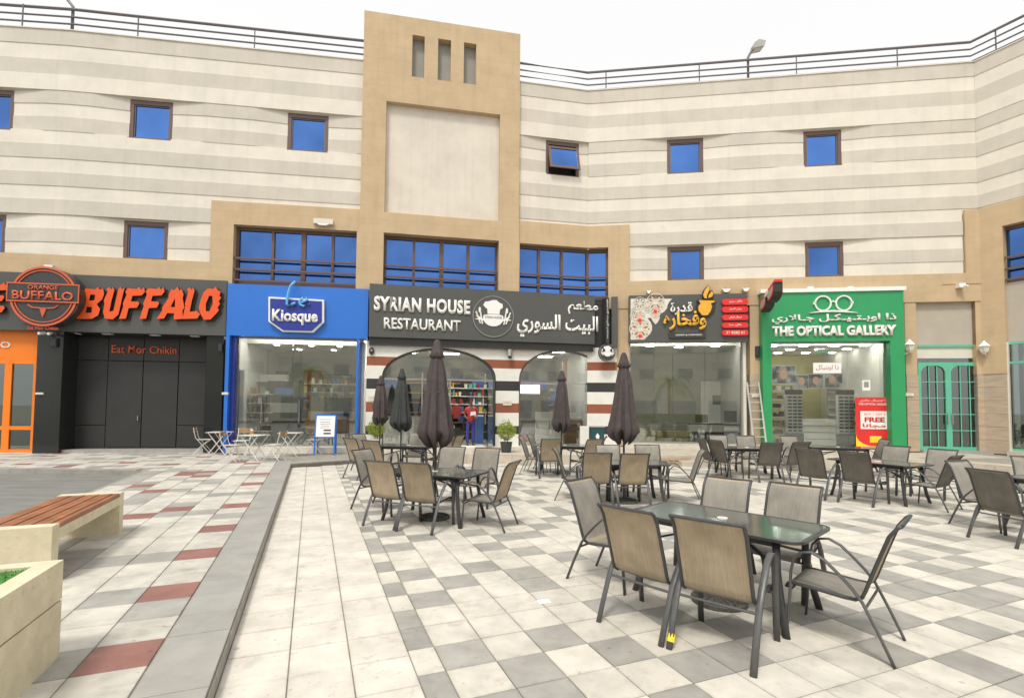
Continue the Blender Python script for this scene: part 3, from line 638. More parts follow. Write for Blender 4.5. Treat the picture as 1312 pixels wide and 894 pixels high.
for i, (l, r, top) in enumerate(arch):   # dark metal arch rims and glass
    c, h = (l+r)/2, (r-l)/2; mb = SB('C'); pts = [(l+.03, FLR)]
    pts += [(c-(h-.03)*math.cos(math.pi*k/28), SPR+(top-.03-SPR)*math.sin(math.pi*k/28)) for k in range(29)] + [(r-.03, FLR)]
    mb.tube([(x, .03, z) for x, z in pts], .045, n=4, ref=(0, 1, 0)); rim = mb.build('arch_frame', 'railmetal' if i else 'darkgrey', mall)
    inn = [(c+(h-.06)*math.cos(math.pi*k/28), SPR+(top-.06-SPR)*math.sin(math.pi*k/28)) for k in range(29)]
    if i == 0:
        vs = [SX(541), SX(622)]
        vd = SX(577); SB('C').box(l+.06, vd, .10, .112, FLR, 2.62).build('pane', 'shopglass', rim)
        SB('C').box(vs[1], r-.06, .10, .112, FLR, 2.62).build('pane', 'shopglass', rim)
        up = [(x, z) for x, z in inn if z > 2.7]
        SB('C').prism([(l+.07, 2.69), (r-.07, 2.69)]+[(x, z) for x, z in sorted(up, key=lambda p: -p[0])], .10, .112).build('pane', 'shopglass', rim)
        SB('C').box(vd-.03, vd+.03, .07, .15, FLR, 2.62).build('mullion', 'silver', rim)
        dl_ = SB('C').box(vs[1]-.05, vs[1]-.02, -.85, .08, FLR+.02, 2.55).build('glass_door', 'shopglass', rim); SB('C').tube([(vs[1]-.09, -.7, 1.1), (vs[1]-.09, -.7, 1.6)], .02).build('handle', 'silver', rim)
        for x in vs: SB('C').box(x-.03, x+.03, .07, .15, FLR, 2.9).build('mullion', 'silver', rim)
        SB('C').box(l+.05, r-.05, .06, .14, 2.62, 2.68).build('transom', 'silver', rim)
    else:
        SB('C').prism([(l+.06, FLR)]+[(c+(h-.06), FLR)]+inn, .10, .112).build('pane', 'shopglass', rim)
        SB('C').box(c-.03, c+.03, .07, .15, FLR, 3.4).build('mullion', 'silver', rim); SB('C').box(l+.05, r-.05, .06, .14, 2.56, 2.61).build('transom', 'silver', rim)
SB('C').box(SD0, LC, .12, .5, 3.95, 5.8).build('backing_wall', 'blackpanel', mall)
SB('D').box(-.05, 1.06, .2, .5, 3.95, 5.8).build('backing_wall', 'blackpanel', mall)
room('C', .2, LC+.2, 3.95, .35, 5.2, wall='ingrey', floor='infloor', back='restback')
lights('C', [(x, y) for x in (1.6, 3.4, 6.2, 7.5) for y in (1.5, 3.4)], 3.94, su=.75, sd=.22)
SB('C').box(.3, LC+.3, -.35, .3, .12, FLR).build('threshold', 'offwhite', mall)
# -- cookery shop glass (segment D)
q0, q1 = W('D', 806, 500)[0], W('D', 952, 500)[0]
glazing('D', q0+.02, q1, .42, 4.25, .15, [W('D', x, 500, .15)[0] for x in (838, 862, 903)])
SB('D').box(q1, q1+.10, -.03, .3, .3, 4.2).build('jamb', 'offwhite', mall)
SB('D').box(q0-.1, q1+.2, .05, .5, 4.25, 5.6).build('backing_wall', 'darkgrey', mall)
SB('D').box(q0-.2, q1+.3, -.30, .3, .12, .42).build('threshold', 'dirtywhite', mall)
room('D', q0-.05, q1+.15, 4.15, .3, 4.0, wall='ingrey', back='ingrey')
lights('D', [(2.4, 1.0), (3.6, 1.6), (4.9, 1.2)], 4.15, su=.3, sd=.12)
# -- optical shop
g0, g1 = W('D', 977.5, 480, -.35)[0], W('D', 1160, 480, -.35)[0]; GD = -.35
gg = SB('D'); io0, io1 = W('D', 989, 500, GD)[0], W('D', 1141.5, 480, GD)[0]; gz = W('D', 1060, 437, GD)[1]; gt = W('D', 1060, 374, GD)[1]
gg.box(g0, g1, GD, .02, gz, gt); gg.box(g0, io0, GD, .02, .3, gz); gg.box(io1, g1, GD, .02, .3, gz)
gg.build('green_cladding', 'green', mall)
SB('D').box(g0-.06, g1+.06, GD-.06, .02, gt, gt+.13).build('canopy_cap', 'signwhite', mall)
glazing('D', io0+.01, io1, .36, gz, -.02, [W('D', x, 500)[0] for x in (1032, 1062, 1086)], mat='clearglass')
SB('D').box(g0-.05, g1+.05, GD-.02, .3, .12, .36).build('threshold', 'offwhite', mall)
room('D', io0, io1+.2, 4.1, .1, 5.0, wall='inwhite', back='inyellow')
lights('D', [(x, y) for x in (6.9, 8.0, 9.1, 10.1) for y in (1.0, 2.2, 3.4)], 4.1, su=.28, sd=.10)
# -- mint door bay
d0, d1 = W('D', 1174, 480)[0], W('D', 1250, 480)[0]
wallbox('D', 11.20, d1+.02, 3.98, 5.45, 'greyplaster', .10, .5, 'plaster_panel')
SB('D').box(d1+.02, 13.05, -.045, .5, 3.98, 5.45).build('tan_reveal', 'tan', mall)
hw = SB('D'); DM = .12; zT = W('D', 1215, 466.5, DM)[1]
dl, dr = W('D', 1176, 520, DM)[0], W('D', 1258, 520, DM)[0]; hw.box(dl, dr, DM-.04, DM+.06, 3.90, 3.98); hw.box(dr-.06, dr, DM-.04, DM+.06, zT, 3.90)
fr = hw.build('fanlight', 'mint', mall)
SB('D').box(dl, dr-.06, DM+.01, DM+.03, 3.52, 3.90).build('blind', 'offwhite', fr); SB('D').box(dl, dr-.06, DM+.01, DM+.03, zT+.06, 3.52).build('pane', 'darkglass', fr)
dm = (dl+dr)/2-.06
for k, (a, b) in enumerate(((dl, dm), (dm, dr))):
    mb = SB('D'); w_ = .09
    mb.box(a, a+w_, DM-.06, DM+.02, .36, zT+.06); mb.box(b-w_, b, DM-.06, DM+.02, .36, zT+.06)
    mb.box(a+w_, b-w_, DM-.06, DM+.02, .36, .48); mb.box(a+w_, b-w_, DM-.06, DM+.02, zT-.06, zT+.06)
    # arched head corners
    for cx, sg in ((a+w_, 1), (b-w_, -1)): mb.prism([(cx, zT-.06), (cx, zT-.26), (cx+sg*.07, zT-.13), (cx+sg*.2, zT-.06)][::(-1 if sg < 0 else 1)], DM-.058, DM+.018)
    dr_ = mb.build('door', 'mint', mall)
    bars = SB('D')
    for i in (1, 2): x = a+w_+(b-a-2*w_)*i/3; bars.box(x-.014, x+.014, DM-.045, DM-.02, .48, zT-.06)
    for i in range(1, 5): z = .48+(zT-.54)*i/5; bars.box(a+w_, b-w_, DM-.043, DM-.022, z-.014, z+.014)
    bars.build('glazing_bar', 'mint', dr_)
    SB('D').box(a+w_, b-w_, DM-.01, DM, .48, zT-.06).build('pane', 'darkglass', dr_)
    SB('D').tube([(dm+(-.07 if k == 0 else .07), DM-.11, 1.25), (dm+(-.07 if k == 0 else .07), DM-.11, 1.6)], .02).build('handle', 'silver', dr_)
SB('D').box(dl-.05, dr+.1, -.2, .3, .12, .36).build('threshold', 'coping', mall)
room('D', dl-.05, 13.1, 3.95, .3, 3.0, wall='indark', back='indark', ceil='indark', hidden_fill=False)
# -- wing E shop front
e0 = W('E', 1286, 500, .1)[0]
wallbox('E', .62, 8.8, 3.98, 5.95, 'greyplaster', .08, .5, 'plaster_panel')
mb = SB('E'); zb = W('E', 1290, 575, .05)[1]
for x in (e0+.04, e0+2.0): mb.box(x-.05, x+.05, .04, .14, .42, 3.98)
for z in (.45, 3.30, 3.94): mb.box(e0, e0+4, .042, .138, z-.04, z+.04)
o = mb.build('shop_window', 'mint', mall); SB('E').box(e0, e0+4, .09, .10, .42, 3.98).build('pane', 'darkglass', o)
SB('E').box(.62, 8.8, -.3, .4, .12, .42).build('threshold', 'stepstone', mall)
room('E', .9, 8, 3.95, .3, 4.0, wall='ingrey', back='ingrey')
SB('E').box(.60, .66, -.05, .06, .42, 3.98).build('jamb', 'offwhite', mall)
# roof line: dark fill above shops where signs hang
# ================================================================== GROUND
def sheet(name, poly, z, mat, kind='structure', zb=None):
    mb = MB()
    if zb is None: mb.face([mb.p(x, y, z) for x, y in poly])
    else: mb.slab(poly, zb, z)
    o = mb.build(name, mat); o['kind'] = kind; return o
sheet('ground', [(-400, -400), (400, -400), (400, 400), (-400, 400)], -.20, 'ground')
K = [gnd(270, 894), gnd(376.5, 601)]                    # kerb foot
kg = -.50; KY = 14.7
Pk = gp(kg, KY)                                         # kerb corner
# step / platform edge polyline, from the kerb corner to the right
PE = [Pk, Vector((-4.55, 14.55)), Vector((-2.0, 14.75)), Vector((5.4, 14.95)), Vector((12.2, 14.35)), Vector((14.6, 9.5)), Vector((16.2, 5.0))]
PE2 = [(p.x, p.y) for p in PE]
court = MB(); cpoly = [tuple(gp(kg, -12))] + [(26, -14), (26, 5), (16.2, 5)] + PE2[::-1][1:]
court.face([court.p(x, y, -.006) for x, y in cpoly]); court = court.build('court_floor', 'grout'); court['kind'] = 'structure'
terr = MB(); tl = -3.68
tp = [tuple(gp(kg-.012, -12)), tuple(Pk), (-4.55, 14.55), (-3.9, 17.2), (-26, 15.2), (-26, 11.9), tuple(gp(tl, 14.2)), tuple(gp(tl, -12))]
terr.slab(tp, -.15, .114); terr = terr.build('terrace_floor', 'grout'); terr['kind'] = 'structure'
kf = MB(); a, b = gp(kg, -12), Pk
kf.slab([(a.x, a.y), tuple(gp(kg+.012, -12)), tuple(gp(kg+.012, KY)), (b.x, b.y)], -.1, .105); kf.build('kerb_face', 'kerbface', terr)
# platform in front of the restaurants (two stone risers)
plat = MB(); pp = PE2+[(22, 6), (24, 18), (16, 18), (3, 20), (-4.8, 18)]
plat.slab([PE2[1]]+PE2[2:]+[(22, 6), (22, 16.0), (16.3, 17.2), (2.85, 19.0), (-5.0, 17.5)], -.15, .262); plat = plat.build('shop_platform', 'grout'); plat['kind'] = 'structure'
def inside(p, poly):
    c = False; j = len(poly)-1
    for i in range(len(poly)):
        xi, yi = poly[i]; xj, yj = poly[j]
        if (yi > p[1]) != (yj > p[1]) and p[0] < (xj-xi)*(p[1]-yi)/(yj-yi)+xi: c = not c
        j = i
    return c
def pix(x, y, z):
    v = Vector((x, y, z-CAMH)); zz = v.dot(FW)
    if zz < .3: return None
    return CXP+FPX*v.dot(RT)/zz, CYP-FPX*v.dot(UP)/zz
def tilemesh(a, b, h=.0115, gap=.0038, ch=.003):
    """tile in grid axes (a along G2, b along G1), centred, thin with a chamfered top edge"""
    mb = MB(lambda x, y, z: Vector((G2.x*x+G1.x*y, G2.y*x+G1.y*y, z)))
    return mb, a/2-gap, b/2-gap, h, ch
def addtile(mb, cx, cy, ha, hb, z, h, ch):
    o = [mb.p(cx+sx*ha, cy+sy*hb, z) for sx, sy in ((-1, -1), (1, -1), (1, 1), (-1, 1))]
    p = [mb.p(cx+sx*ha, cy+sy*hb, z+h-ch) for sx, sy in ((-1, -1), (1, -1), (1, 1), (-1, 1))]
    q = [mb.p(cx+sx*(ha-ch), cy+sy*(hb-ch), z+h) for sx, sy in ((-1, -1), (1, -1), (1, 1), (-1, 1))]
    mb.face(q)
    for i in range(4):
        j = (i+1) % 4; mb.face((p[i], p[j], q[j], q[i])); mb.face((o[i], o[j], p[j], p[i]))
def tiles(cells, parent, zbase, name='tile', limit=296):
    """cells: (a, b, wa, wb, material). The ones that show largest become parts, the rest one joined part"""
    sc = []
    for c in cells:
        p = gp(c[0], c[1]); q = pix(p.x, p.y, zbase)
        vis = q and -60 < q[0] < 1372 and q[1] < 960
        d = math.hypot(p.x, p.y)
        sc.append((d if vis else d+1000, c))
    sc.sort(key=lambda t: t[0]); cache = {}
    for i, (d, c) in enumerate(sc[:limit]):
        if d > 900: break
        key = (round(c[2], 3), round(c[3], 3), c[4])
        if key not in cache:
            mb, ha, hb, h, ch = tilemesh(c[2], c[3]); addtile(mb, 0, 0, ha, hb, 0, h, ch); cache[key] = mb.mesh(name, c[4])
        o = bpy.data.objects.new(name, cache[key]); COL.objects.link(o); o.parent = parent; p = gp(c[0], c[1])
        o.location = (p.x, p.y, zbase+random.uniform(-.0012, .0012)); o.rotation_euler = (random.uniform(-.0012, .0012), random.uniform(-.0012, .0012), random.uniform(-.002, .002))
    by = {}
    rest = [c for d, c in sc[limit:] if d < 1000] + [c for d, c in sc if d >= 1000]
    if rest:
        ml = sorted({c[4] for c in rest}); mb = MB(lambda x, y, z: Vector((G2.x*x+G1.x*y, G2.y*x+G1.y*y, z)))
        for c in rest: mb.cur = ml.index(c[4]); addtile(mb, c[0], c[1], c[2]/2-.0038, c[3]/2-.0038, zbase+random.uniform(-.001, .001), .0115, .003)
        o = mb.build('far_tiles', ml, parent); o['kind'] = 'stuff'
PX, PY = .348, .3445; GX0, GY0 = .838, 2.82
GREY = {(1, -1+0)}
GREY = {(1, -1), (4, -1), (5, -1), (9, -1), (10, -1), (3, -2), (8, -2), (13, -2), (9, -3), (1, 0), (3, 0), (6, 0), (9, 0), (12, 0), (0, 1), (2, 1), (5, 1), (8, 0), (13, 1), (15, 1), (0, -1), (4, 2), (14, 2), (3, 4), (0, 4), (1, 5), (3, 5), (0, 6), (2, 6), (5, 6),
        (4, 7), (3, 8), (0, 9), (4, 9), (5, 9), (1, 10), (3, 10), (6, 10), (0, 11), (5, 11), (7, 11), (4, 12), (0, 13), (8, 13), (8, 15), (7, 16), (9, 17), (10, 19), (7, 4), (9, 3), (11, 5), (10, 7), (12, 9), (8, 8), (9, 6), (7, 7), (11, 2), (17, 1), (16, 0), (18, 5), (18, 2), (20, 5), (20, 3), (14, -1), (13, 0)}
known = lambda i, j: (i < 7 and -2 <= j < 13) or (i < 11 and -3 <= j < 3)
rg = random.Random(11)
cells = []; gset = set()
for j in range(-30, 48):
    for i in range(0, 62):
        if known(i, j): g = (i, j) in GREY
        else: g = (i, j) in GREY or ((((i+j) % 3 == 0 and rg.random() < .55) or rg.random() < .10) and (i-1, j) not in gset)
        if g: gset.add((i, j))
        a, b = GX0+PX*(i+.5), GY0+PY*(j+.5); p = gp(a, b)
        if inside((p.x, p.y), cpoly): cells.append((a, b, PX, PY, 'tilegrey' if g else 'tilewhite'))
HG = {5, 3, 2, 0, -1, 7, 9, 10, 12, 14, 15, 17}
for j in range(-30, 48):
    a, b = (.655+GX0)/2, GY0+PY*(j+.5); p = gp(a, b)
    if inside((p.x, p.y), cpoly): cells.append((a, b, GX0-.655, PY, 'tilegrey' if j in HG or (abs(j) > 15 and j % 2) else 'tilewhite'))
tiles(cells, court, -.006)
walk = MB(); walk.face([walk.p(*gp(a, b), -.0065) for a, b in ((kg+.012, -12), (.655, -12), (.655, 14.6), (kg+.012, 14.6))]); walk = walk.build('border_walkway', 'grout'); walk['kind'] = 'structure'
cells = []
for j in range(-38, 32):
    for x0, x1 in ((kg+.012, -.10), (-.10, .278), (.278, .655)):
        a, b = (x0+x1)/2, 3.447+.378*(j+.5); p = gp(a, b)
        if inside((p.x, p.y), cpoly): cells.append((a, b, x1-x0, .378, 'bandtile'))
tiles(cells, walk, -.0062, 'tile', 280)
# terrace tiles and coping
cells = []; seqs = {0: 'WRWGRWWRWWRWGWRWWGWWRWWGRWWWRWWW'}
rt = random.Random(5); TP = .3855
tin = lambda p: inside(p, tp)
for k in range(-100, 0):
    for j in range(-30, 50):
        a, b = -.88+TP*(k+.5), 3.645+TP*(j+.5); p = gp(a, b)
        if not tin((p.x, p.y)) or (p.x < -8.7 and p.y < 12.16): continue
        r = rt.random()
        if k == -1 and -1 <= j < 27: t = seqs[0][j+1]
        elif k == -2 and -1 <= j < 8: t = 'WGWWGWWG'[j+1] if j < 7 else 'W'
        else: t = 'G' if r < .30 else ('R' if r < .37 else 'W')
        cells.append((a, b, TP, TP, {'W': 'terracewhite', 'G': 'terracegrey', 'R': 'tilered'}[t]))
tiles(cells, terr, .1135)
cop = []
for j in range(-30, 31):
    b = 3.645+TP*(j+.5); cop.append(((-.88+kg)/2+.006, b, .38, TP, 'coping'))
tiles([c for c in cop if inside(tuple(gp(c[0], c[1])), tp)], terr, .1135, 'coping_stone', 120)
# coping along the turn of the terrace edge
def strip(p, q, wd, z, h, n, name, mat, parent, riser=None):
    p, q = Vector(p), Vector(q); u = (q-p).normalized(); nn = Vector((-u.y, u.x)); Ln = (q-p).length
    for i in range(n):
        a, b = p+u*(Ln*i/n+.004), p+u*(Ln*(i+1)/n-.004)
        mb = MB(); mb.slab([(a.x, a.y), (b.x, b.y), (b.x+nn.x*wd, b.y+nn.y*wd), (a.x+nn.x*wd, a.y+nn.y*wd)], z, z+h+random.uniform(-.001, .001)); mb.build(name, mat, parent)
strip(Pk, (-4.62, 14.53), .45, .10, .028, 4, 'coping_stone', 'coping', terr)
mb = MB(); mb.slab([tuple(Pk), (-4.55, 14.55), (-4.55, 14.62), (Pk.x, Pk.y+.07)], -.1, .10); mb.build('kerb_face', 'kerbface', terr)
for p, q in zip(PE2[1:], PE2[2:]):
    n = max(2, int((Vector(q)-Vector(p)).length/.62)); strip(p, q, .6, .262, .022, n, 'step_stone', 'stepstone', plat)
    # riser stones
    pv, qv = Vector(p), Vector(q); u = (qv-pv).normalized(); nn = Vector((-u.y, u.x)); Ln = (qv-pv).length
    for i in range(n):
        a, b = pv+u*(Ln*i/n+.005), pv+u*(Ln*(i+1)/n-.005)
        MB().slab([(a.x-nn.x*.012, a.y-nn.y*.012), (b.x-nn.x*.012, b.y-nn.y*.012), (b.x+nn.x*.02, b.y+nn.y*.02), (a.x+nn.x*.02, a.y+nn.y*.02)], -.004, .258).build('riser_stone', 'stepstone', plat)
# pierced terracotta riser below the cookery shop
for r in range(2):
    for c in range(10):
        p = Vector((3.7+c*.17, 14.78-.002*c)); MB().box(p.x, p.x+.13, p.y+.11, p.y+.135, .04+r*.11, .12+r*.11).build('grille_brick', 'brick', plat)
MB().box(5.0, 5.75, 14.55, 14.95, -.004, .15).build('lower_step', 'stepstone', plat)
# platform top stones (one joined part: shallow and far)
mb = MB(); 
for i in range(44):
    for j in range(7):
        x, y = -4.4+i*.45, 15.25+j*.45
        if inside((x+.22, y+.22), [PE2[1]]+PE2[2:]+[(22, 6), (22, 16.0), (16.3, 17.2), (2.85, 19.0), (-5.0, 17.5)]): mb.box(x+.004, x+.446, y+.004, y+.446, .258, .27+random.uniform(-.001, .001))
o = mb.build('platform_tiles', 'stepstone', plat); o['kind'] = 'stuff'
# asphalt court at the left, lower than the terrace
q = [tuple(gp(tl, -12)), tuple(gp(tl, 14.1)), (-8.9, 11.9), (-26, 11.9), (-40, 11.9), (-40, -12)]
sheet('asphalt_yard', q, .02, 'asphalt')
kb = MB(); 
for i in range(30):
    x = -8.9-i*.6; MB().box(x-.596, x-.004, 11.80, 12.0, .0, .136).build('kerb_stone', 'coping', terr)
# drain / small white tile fragment and litter lying on the court
o = MB().box(-.055, .055, -.04, .04, 0, .004).build('paper_scrap', 'paper'); p = gnd(697, 771); o.location = (p.x, p.y, .004); o.rotation_euler = (0, 0, .3)
tag(o, 'small white square of paper lying flat on the pale tiles', 'litter')
for px, py, sc in ((146*.5+60, 0, 1),): pass
# ================================================================== SIGNS ON THE SHOPS
# helper: a thing on a wall whose local origin is at (u0, z0) on plane offset d; lx()/lz() turn photograph points into its local x,z
class WT:
    def __init__(s, name, label, cat, sg, px, py, d=0.0, group=None):
        s.sg = sg; s.d = d; s.u, s.z = W(sg, px, py, d); s.o = wthing(name, label, cat, sg, s.u, d, s.z, group)
    def l(s, px, py): a, b = W(s.sg, px, py, s.d); return a-s.u, b-s.z
    def mb(s): return MB()
    def add(s, mb, name, mat, parent=None, **k): return mb.build(name, mat, parent or s.o, world=False, **k)
def offset(o, dy=0): o.location.y += dy; return o
# ---- orange buffalo fascia: board + letters one by one + round badge
t = WT('shop_sign', 'long dark grey fascia board with fiery orange BUFFALO letters above the black doors', 'sign', 'B', 288.8, 430, -.12)
x0 = -8.0; x1, zt = t.l(289, 362); mb = MB(); mb.box(x0, 0, 0, .16, 0, 1.83); t.add(mb, 'sign_board', 'darkgrey')
def flame(poly, t, name, wid=.0): pass
# stylised jagged capitals on a 0..1 box: lists of loops (outer, holes drawn as separate notches are avoided by strokes)
GL = {'B': [[(0, 0), (.62, .02), (.86, .14), (.90, .34), (.74, .50), (.93, .66), (.98, .84), (.90, 1.02), (.78, .96), (.70, 1.06), (.58, .97), (.2, 1.0), (.13, .86), (.20, .8), (.08, .5), (.12, .42)], [(.33, .20), (.36, .40), (.56, .40), (.58, .22)], [(.40, .60), (.43, .80), (.62, .80), (.62, .62)]],
      'U': [[(.10, .22), (.22, .02), (.62, 0), (.86, .16), (.98, .92), (1.02, 1.04), (.90, .98), (.80, 1.06), (.70, .97), (.60, .28), (.40, .24), (.44, .6), (.52, .94), (.44, 1.04), (.36, .96), (.26, 1.04), (.12, .96), (.20, .88), (.06, .6), (.12, .5)]],
      'F': [[(0, 0), (.30, .02), (.36, .36), (.72, .38), (.80, .52), (.74, .58), (.42, .58), (.46, .76), (.86, .78), (.98, .90), (.92, 1.05), (.80, .97), (.72, 1.06), (.60, .98), (.22, 1.0), (.12, .88), (.20, .8), (.08, .5), (.12, .42)]],
      'A': [[(0, 0), (.28, .02), (.36, .20), (.62, .20), (.64, .0), (.98, .03), (.92, .3), (.98, .4), (.86, .7), (.88, .82), (.76, 1.0), (.70, .93), (.62, 1.07), (.50, .94), (.40, .98), (.32, .8), (.34, .7), (.14, .36), (.17, .28)], [(.46, .40), (.58, .70), (.62, .40)]],
      'L': [[(0, 0), (.86, .03), (.98, .16), (.94, .24), (.88, .20), (.84, .27), (.38, .24), (.44, .6), (.54, .92), (.44, 1.03), (.36, .95), (.24, 1.03), (.10, .96), (.18, .86), (.06, .5), (.10, .42)]],
      'O': [[(.14, .16), (.34, -.02), (.66, 0), (.84, .14), (1.02, .30), (.93, .38), (1.04, .52), (.95, .58), (1.06, .72), (.96, .76), (1.0, .90), (.82, .96), (.74, 1.07), (.62, .98), (.36, 1.0), (.16, .86), (.06, .6), (.02, .36)], [(.38, .26), (.34, .5), (.46, .76), (.62, .76), (.68, .5), (.56, .26)]],
      'E': [[(0, 0), (.78, .03), (.90, .18), (.84, .26), (.36, .24), (.38, .40), (.72, .42), (.82, .56), (.74, .62), (.43, .60), (.46, .78), (.86, .80), (.98, .92), (.92, 1.05), (.80, .97), (.70, 1.06), (.60, .98), (.22, 1.0), (.12, .88), (.20, .8), (.08, .5), (.12, .42)]]}
def glyph(ch, x0, x1, z0, z1, y0, y1, mat, parent, shear=.12):
    """fill with holes through a curve object, turned into a mesh"""
    cu = bpy.data.curves.new('g', 'CURVE'); cu.dimensions = '2D'; cu.fill_mode = 'BOTH'; cu.extrude = (y1-y0)/2
    for lp in GL[ch]:
        sp = cu.splines.new('POLY'); sp.points.add(len(lp)-1); sp.use_cyclic_u = True
        for i, (a, b) in enumerate(lp): sp.points[i].co = (x0+(a+shear*(b-.5))*(x1-x0), z0+b*(z1-z0), 0, 1)
    to = link(bpy.data.objects.new('g', cu)); dg = bpy.context.evaluated_depsgraph_get(); dg.update()
    me = bpy.data.meshes.new_from_object(to.evaluated_get(dg)); bpy.data.objects.remove(to)
    for v in me.vertices: v.co = Vector((v.co.x, (y0+y1)/2-v.co.z, v.co.y))
    me.materials.clear(); me.materials.append(M[mat]); me.materials.append(M['letteredge'])
    for p in me.polygons: p.material_index = 0 if abs(p.normal.y) > .6 else 1
    me.name = 'letter'; o = link(bpy.data.objects.new('letter', me)); o.parent = parent; return o
lets = [('B', 104, 135.5), ('U', 134, 160), ('F', 158, 187), ('F', 184, 212), ('A', 206, 240), ('L', 238, 260), ('O', 257, 283)]
for ch, a, b in lets:
    la, _ = t.l(a, 390); lb_, _ = t.l(b, 390); zb_ = t.l(a, 409.5)[1]; zt_ = t.l(a, 370)[1]
    glyph(ch, la, lb_, zb_, zt_, -.12, -.03, 'orangeletter', t.o)
    glyph(ch, la+.06, lb_+.06, zb_-.05, zt_-.05, -.03, -.004, 'letteredge', t.o)
xe0, _ = t.l(-14, 382); xe1, _ = t.l(15, 382); glyph('E', xe0, xe1, t.l(0, 402)[1], t.l(0, 365)[1], -.12, -.03, 'orangeletter', t.o)
# badge
b = WT('round_sign', 'round black badge with orange rings, a banner and bull horns in front of the fascia', 'sign', 'B', 56.5, 379.7, -.50)
bx = MB(); bx.disc(0, 0, 1.00, .0, .38, 48, rz=.92); b.add(bx, 'badge_body', 'blackpanel')
r_ = MB(); r_.ring(0, 0, .93, .06, -.03, 0, 48); r_.ring(0, 0, .82, .03, -.03, 0, 48); b.add(r_, 'ring', 'logoorange')
bn = MB(); bn.box(-.98, .98, -.035, -.0, -.17, .38); b.add(bn, 'banner', 'blackpanel')
bl = MB(); bl.box(-1.0, 1.0, -.05, -.035, .36, .40); bl.box(-1.0, 1.0, -.05, -.035, -.19, -.15); bl.box(-1.0, -.97, -.05, -.035, -.15, .36); bl.box(.97, 1.0, -.05, -.035, -.15, .36); b.add(bl, 'banner_border', 'logoorange')
text('ORANGE', -.42, .42, .20, .33, -.036, 'logoorange', b.o, bold=.01); text('BUFFALO', -.84, .84, -.12, .15, -.036, 'logoorange', b.o, bold=.015)
hn = MB(); hn.tube([(-.42, -.02, -.27), (-.30, -.02, -.36), (-.12, -.02, -.37), (0, -.02, -.40), (.12, -.02, -.37), (.30, -.02, -.36), (.42, -.02, -.27)], .022); hn.prism([(-.1, -.36), (.0, -.66), (.1, -.36)], -.03, 0); b.add(hn, 'bull_head', 'logoorange')
text('Eat Mor Chikin', -.42, .42, -1.03, -.93, .02, 'logoorange', b.o, depth=.02)
sp = MB(); sp.box(-.12, .12, .1, .3, .94, 1.02); b.add(sp, 'badge_bracket', 'white')
c = WT('lettering_sign', 'small orange Eat Mor Chikin lettering above the shut black doors', 'sign', 'B', 143, 452, .54)
x1, z1 = c.l(227, 440); text('Eat Mor Chikin', 0, x1, 0, .27, -.0, 'logoorange', c.o, bold=.012, depth=.02)
c = WT('lettering_sign', 'white letters cut off by the picture edge on the orange shop panel', 'sign', 'B', 16, 446, .12); text('BUFFALO', -1.55, -.05, 0, .2, -.0, 'signwhite', c.o, bold=.01, depth=.02)
# ---- Kiosque sign
k = WT('shop_sign', 'navy five sided Kiosque sign edged in white on the blue cladding', 'sign', 'B', 381, 424.5, -.20)
P = [k.l(345.5, 412.5), k.l(363.5, 425.5), k.l(402, 426.5), k.l(416, 413.5), k.l(416, 385), k.l(345.5, 381)]
mb = MB(); mb.prism(P, -.12, 0); k.add(mb, 'sign_border', 'signwhite')
cx = sum(p[0] for p in P)/6; cz = sum(p[1] for p in P)/6; mb = MB(); mb.prism([(cx+(x-cx)*.93, cz+(z-cz)*.90) for x, z in P], -.15, -.12); k.add(mb, 'sign_face', 'navy')
a = k.l(350.5, 413); b2 = k.l(409, 399); text('Kiosque', a[0], b2[0], a[1]-.10, b2[1]+.0, -.15, 'signwhite', k.o, bold=.03)
q = [k.l(x, y) for x, y in ((381, 362.5), (375, 368), (372, 377), (370.5, 386), (370, 391), (372, 393.5), (376, 392), (381, 389.5))]
mb = MB(); mb.tube([(x, -.22, z) for x, z in q], .045, n=8); q = [k.l(x, y) for x, y in ((384.5, 390), (390, 388.5), (395.5, 386), (395, 383), (390, 383), (386, 387), (386.5, 391.5), (391, 393.5), (399, 391))]
mb.tube([(x, -.20, z) for x, z in q], .038, n=8); k.add(mb, 'script_letters', 'skyblue', smooth=True)
# ---- Syrian House sign
s = WT('shop_sign', 'wide charcoal SYRIAN HOUSE RESTAURANT fascia with Arabic name above the striped arches', 'sign', 'C', 472, 444, -.32)
zlo = 4.05-s.z; xr = LC+.14-s.u
mb = MB(); mb.box(0, xr, 0, .30, zlo, 5.87-s.z); s.add(mb, 'sign_board', 'darkgrey')
mb = MB(); mb.box(.01, xr-.01, .12, .31, zlo-.26, zlo-.004); s.add(mb, 'lower_board', 'blackpanel')
SC = lambda zx, zy: s.l(470+zx*.14482, 360+zy*.14482)
def stx(body, p, q_, bold, **kw):
    a, b_ = SC(*p), SC(*q_); return text(body, a[0], b_[0], a[1], b_[1], -.0, 'offwhite', s.o, bold=bold, **kw)
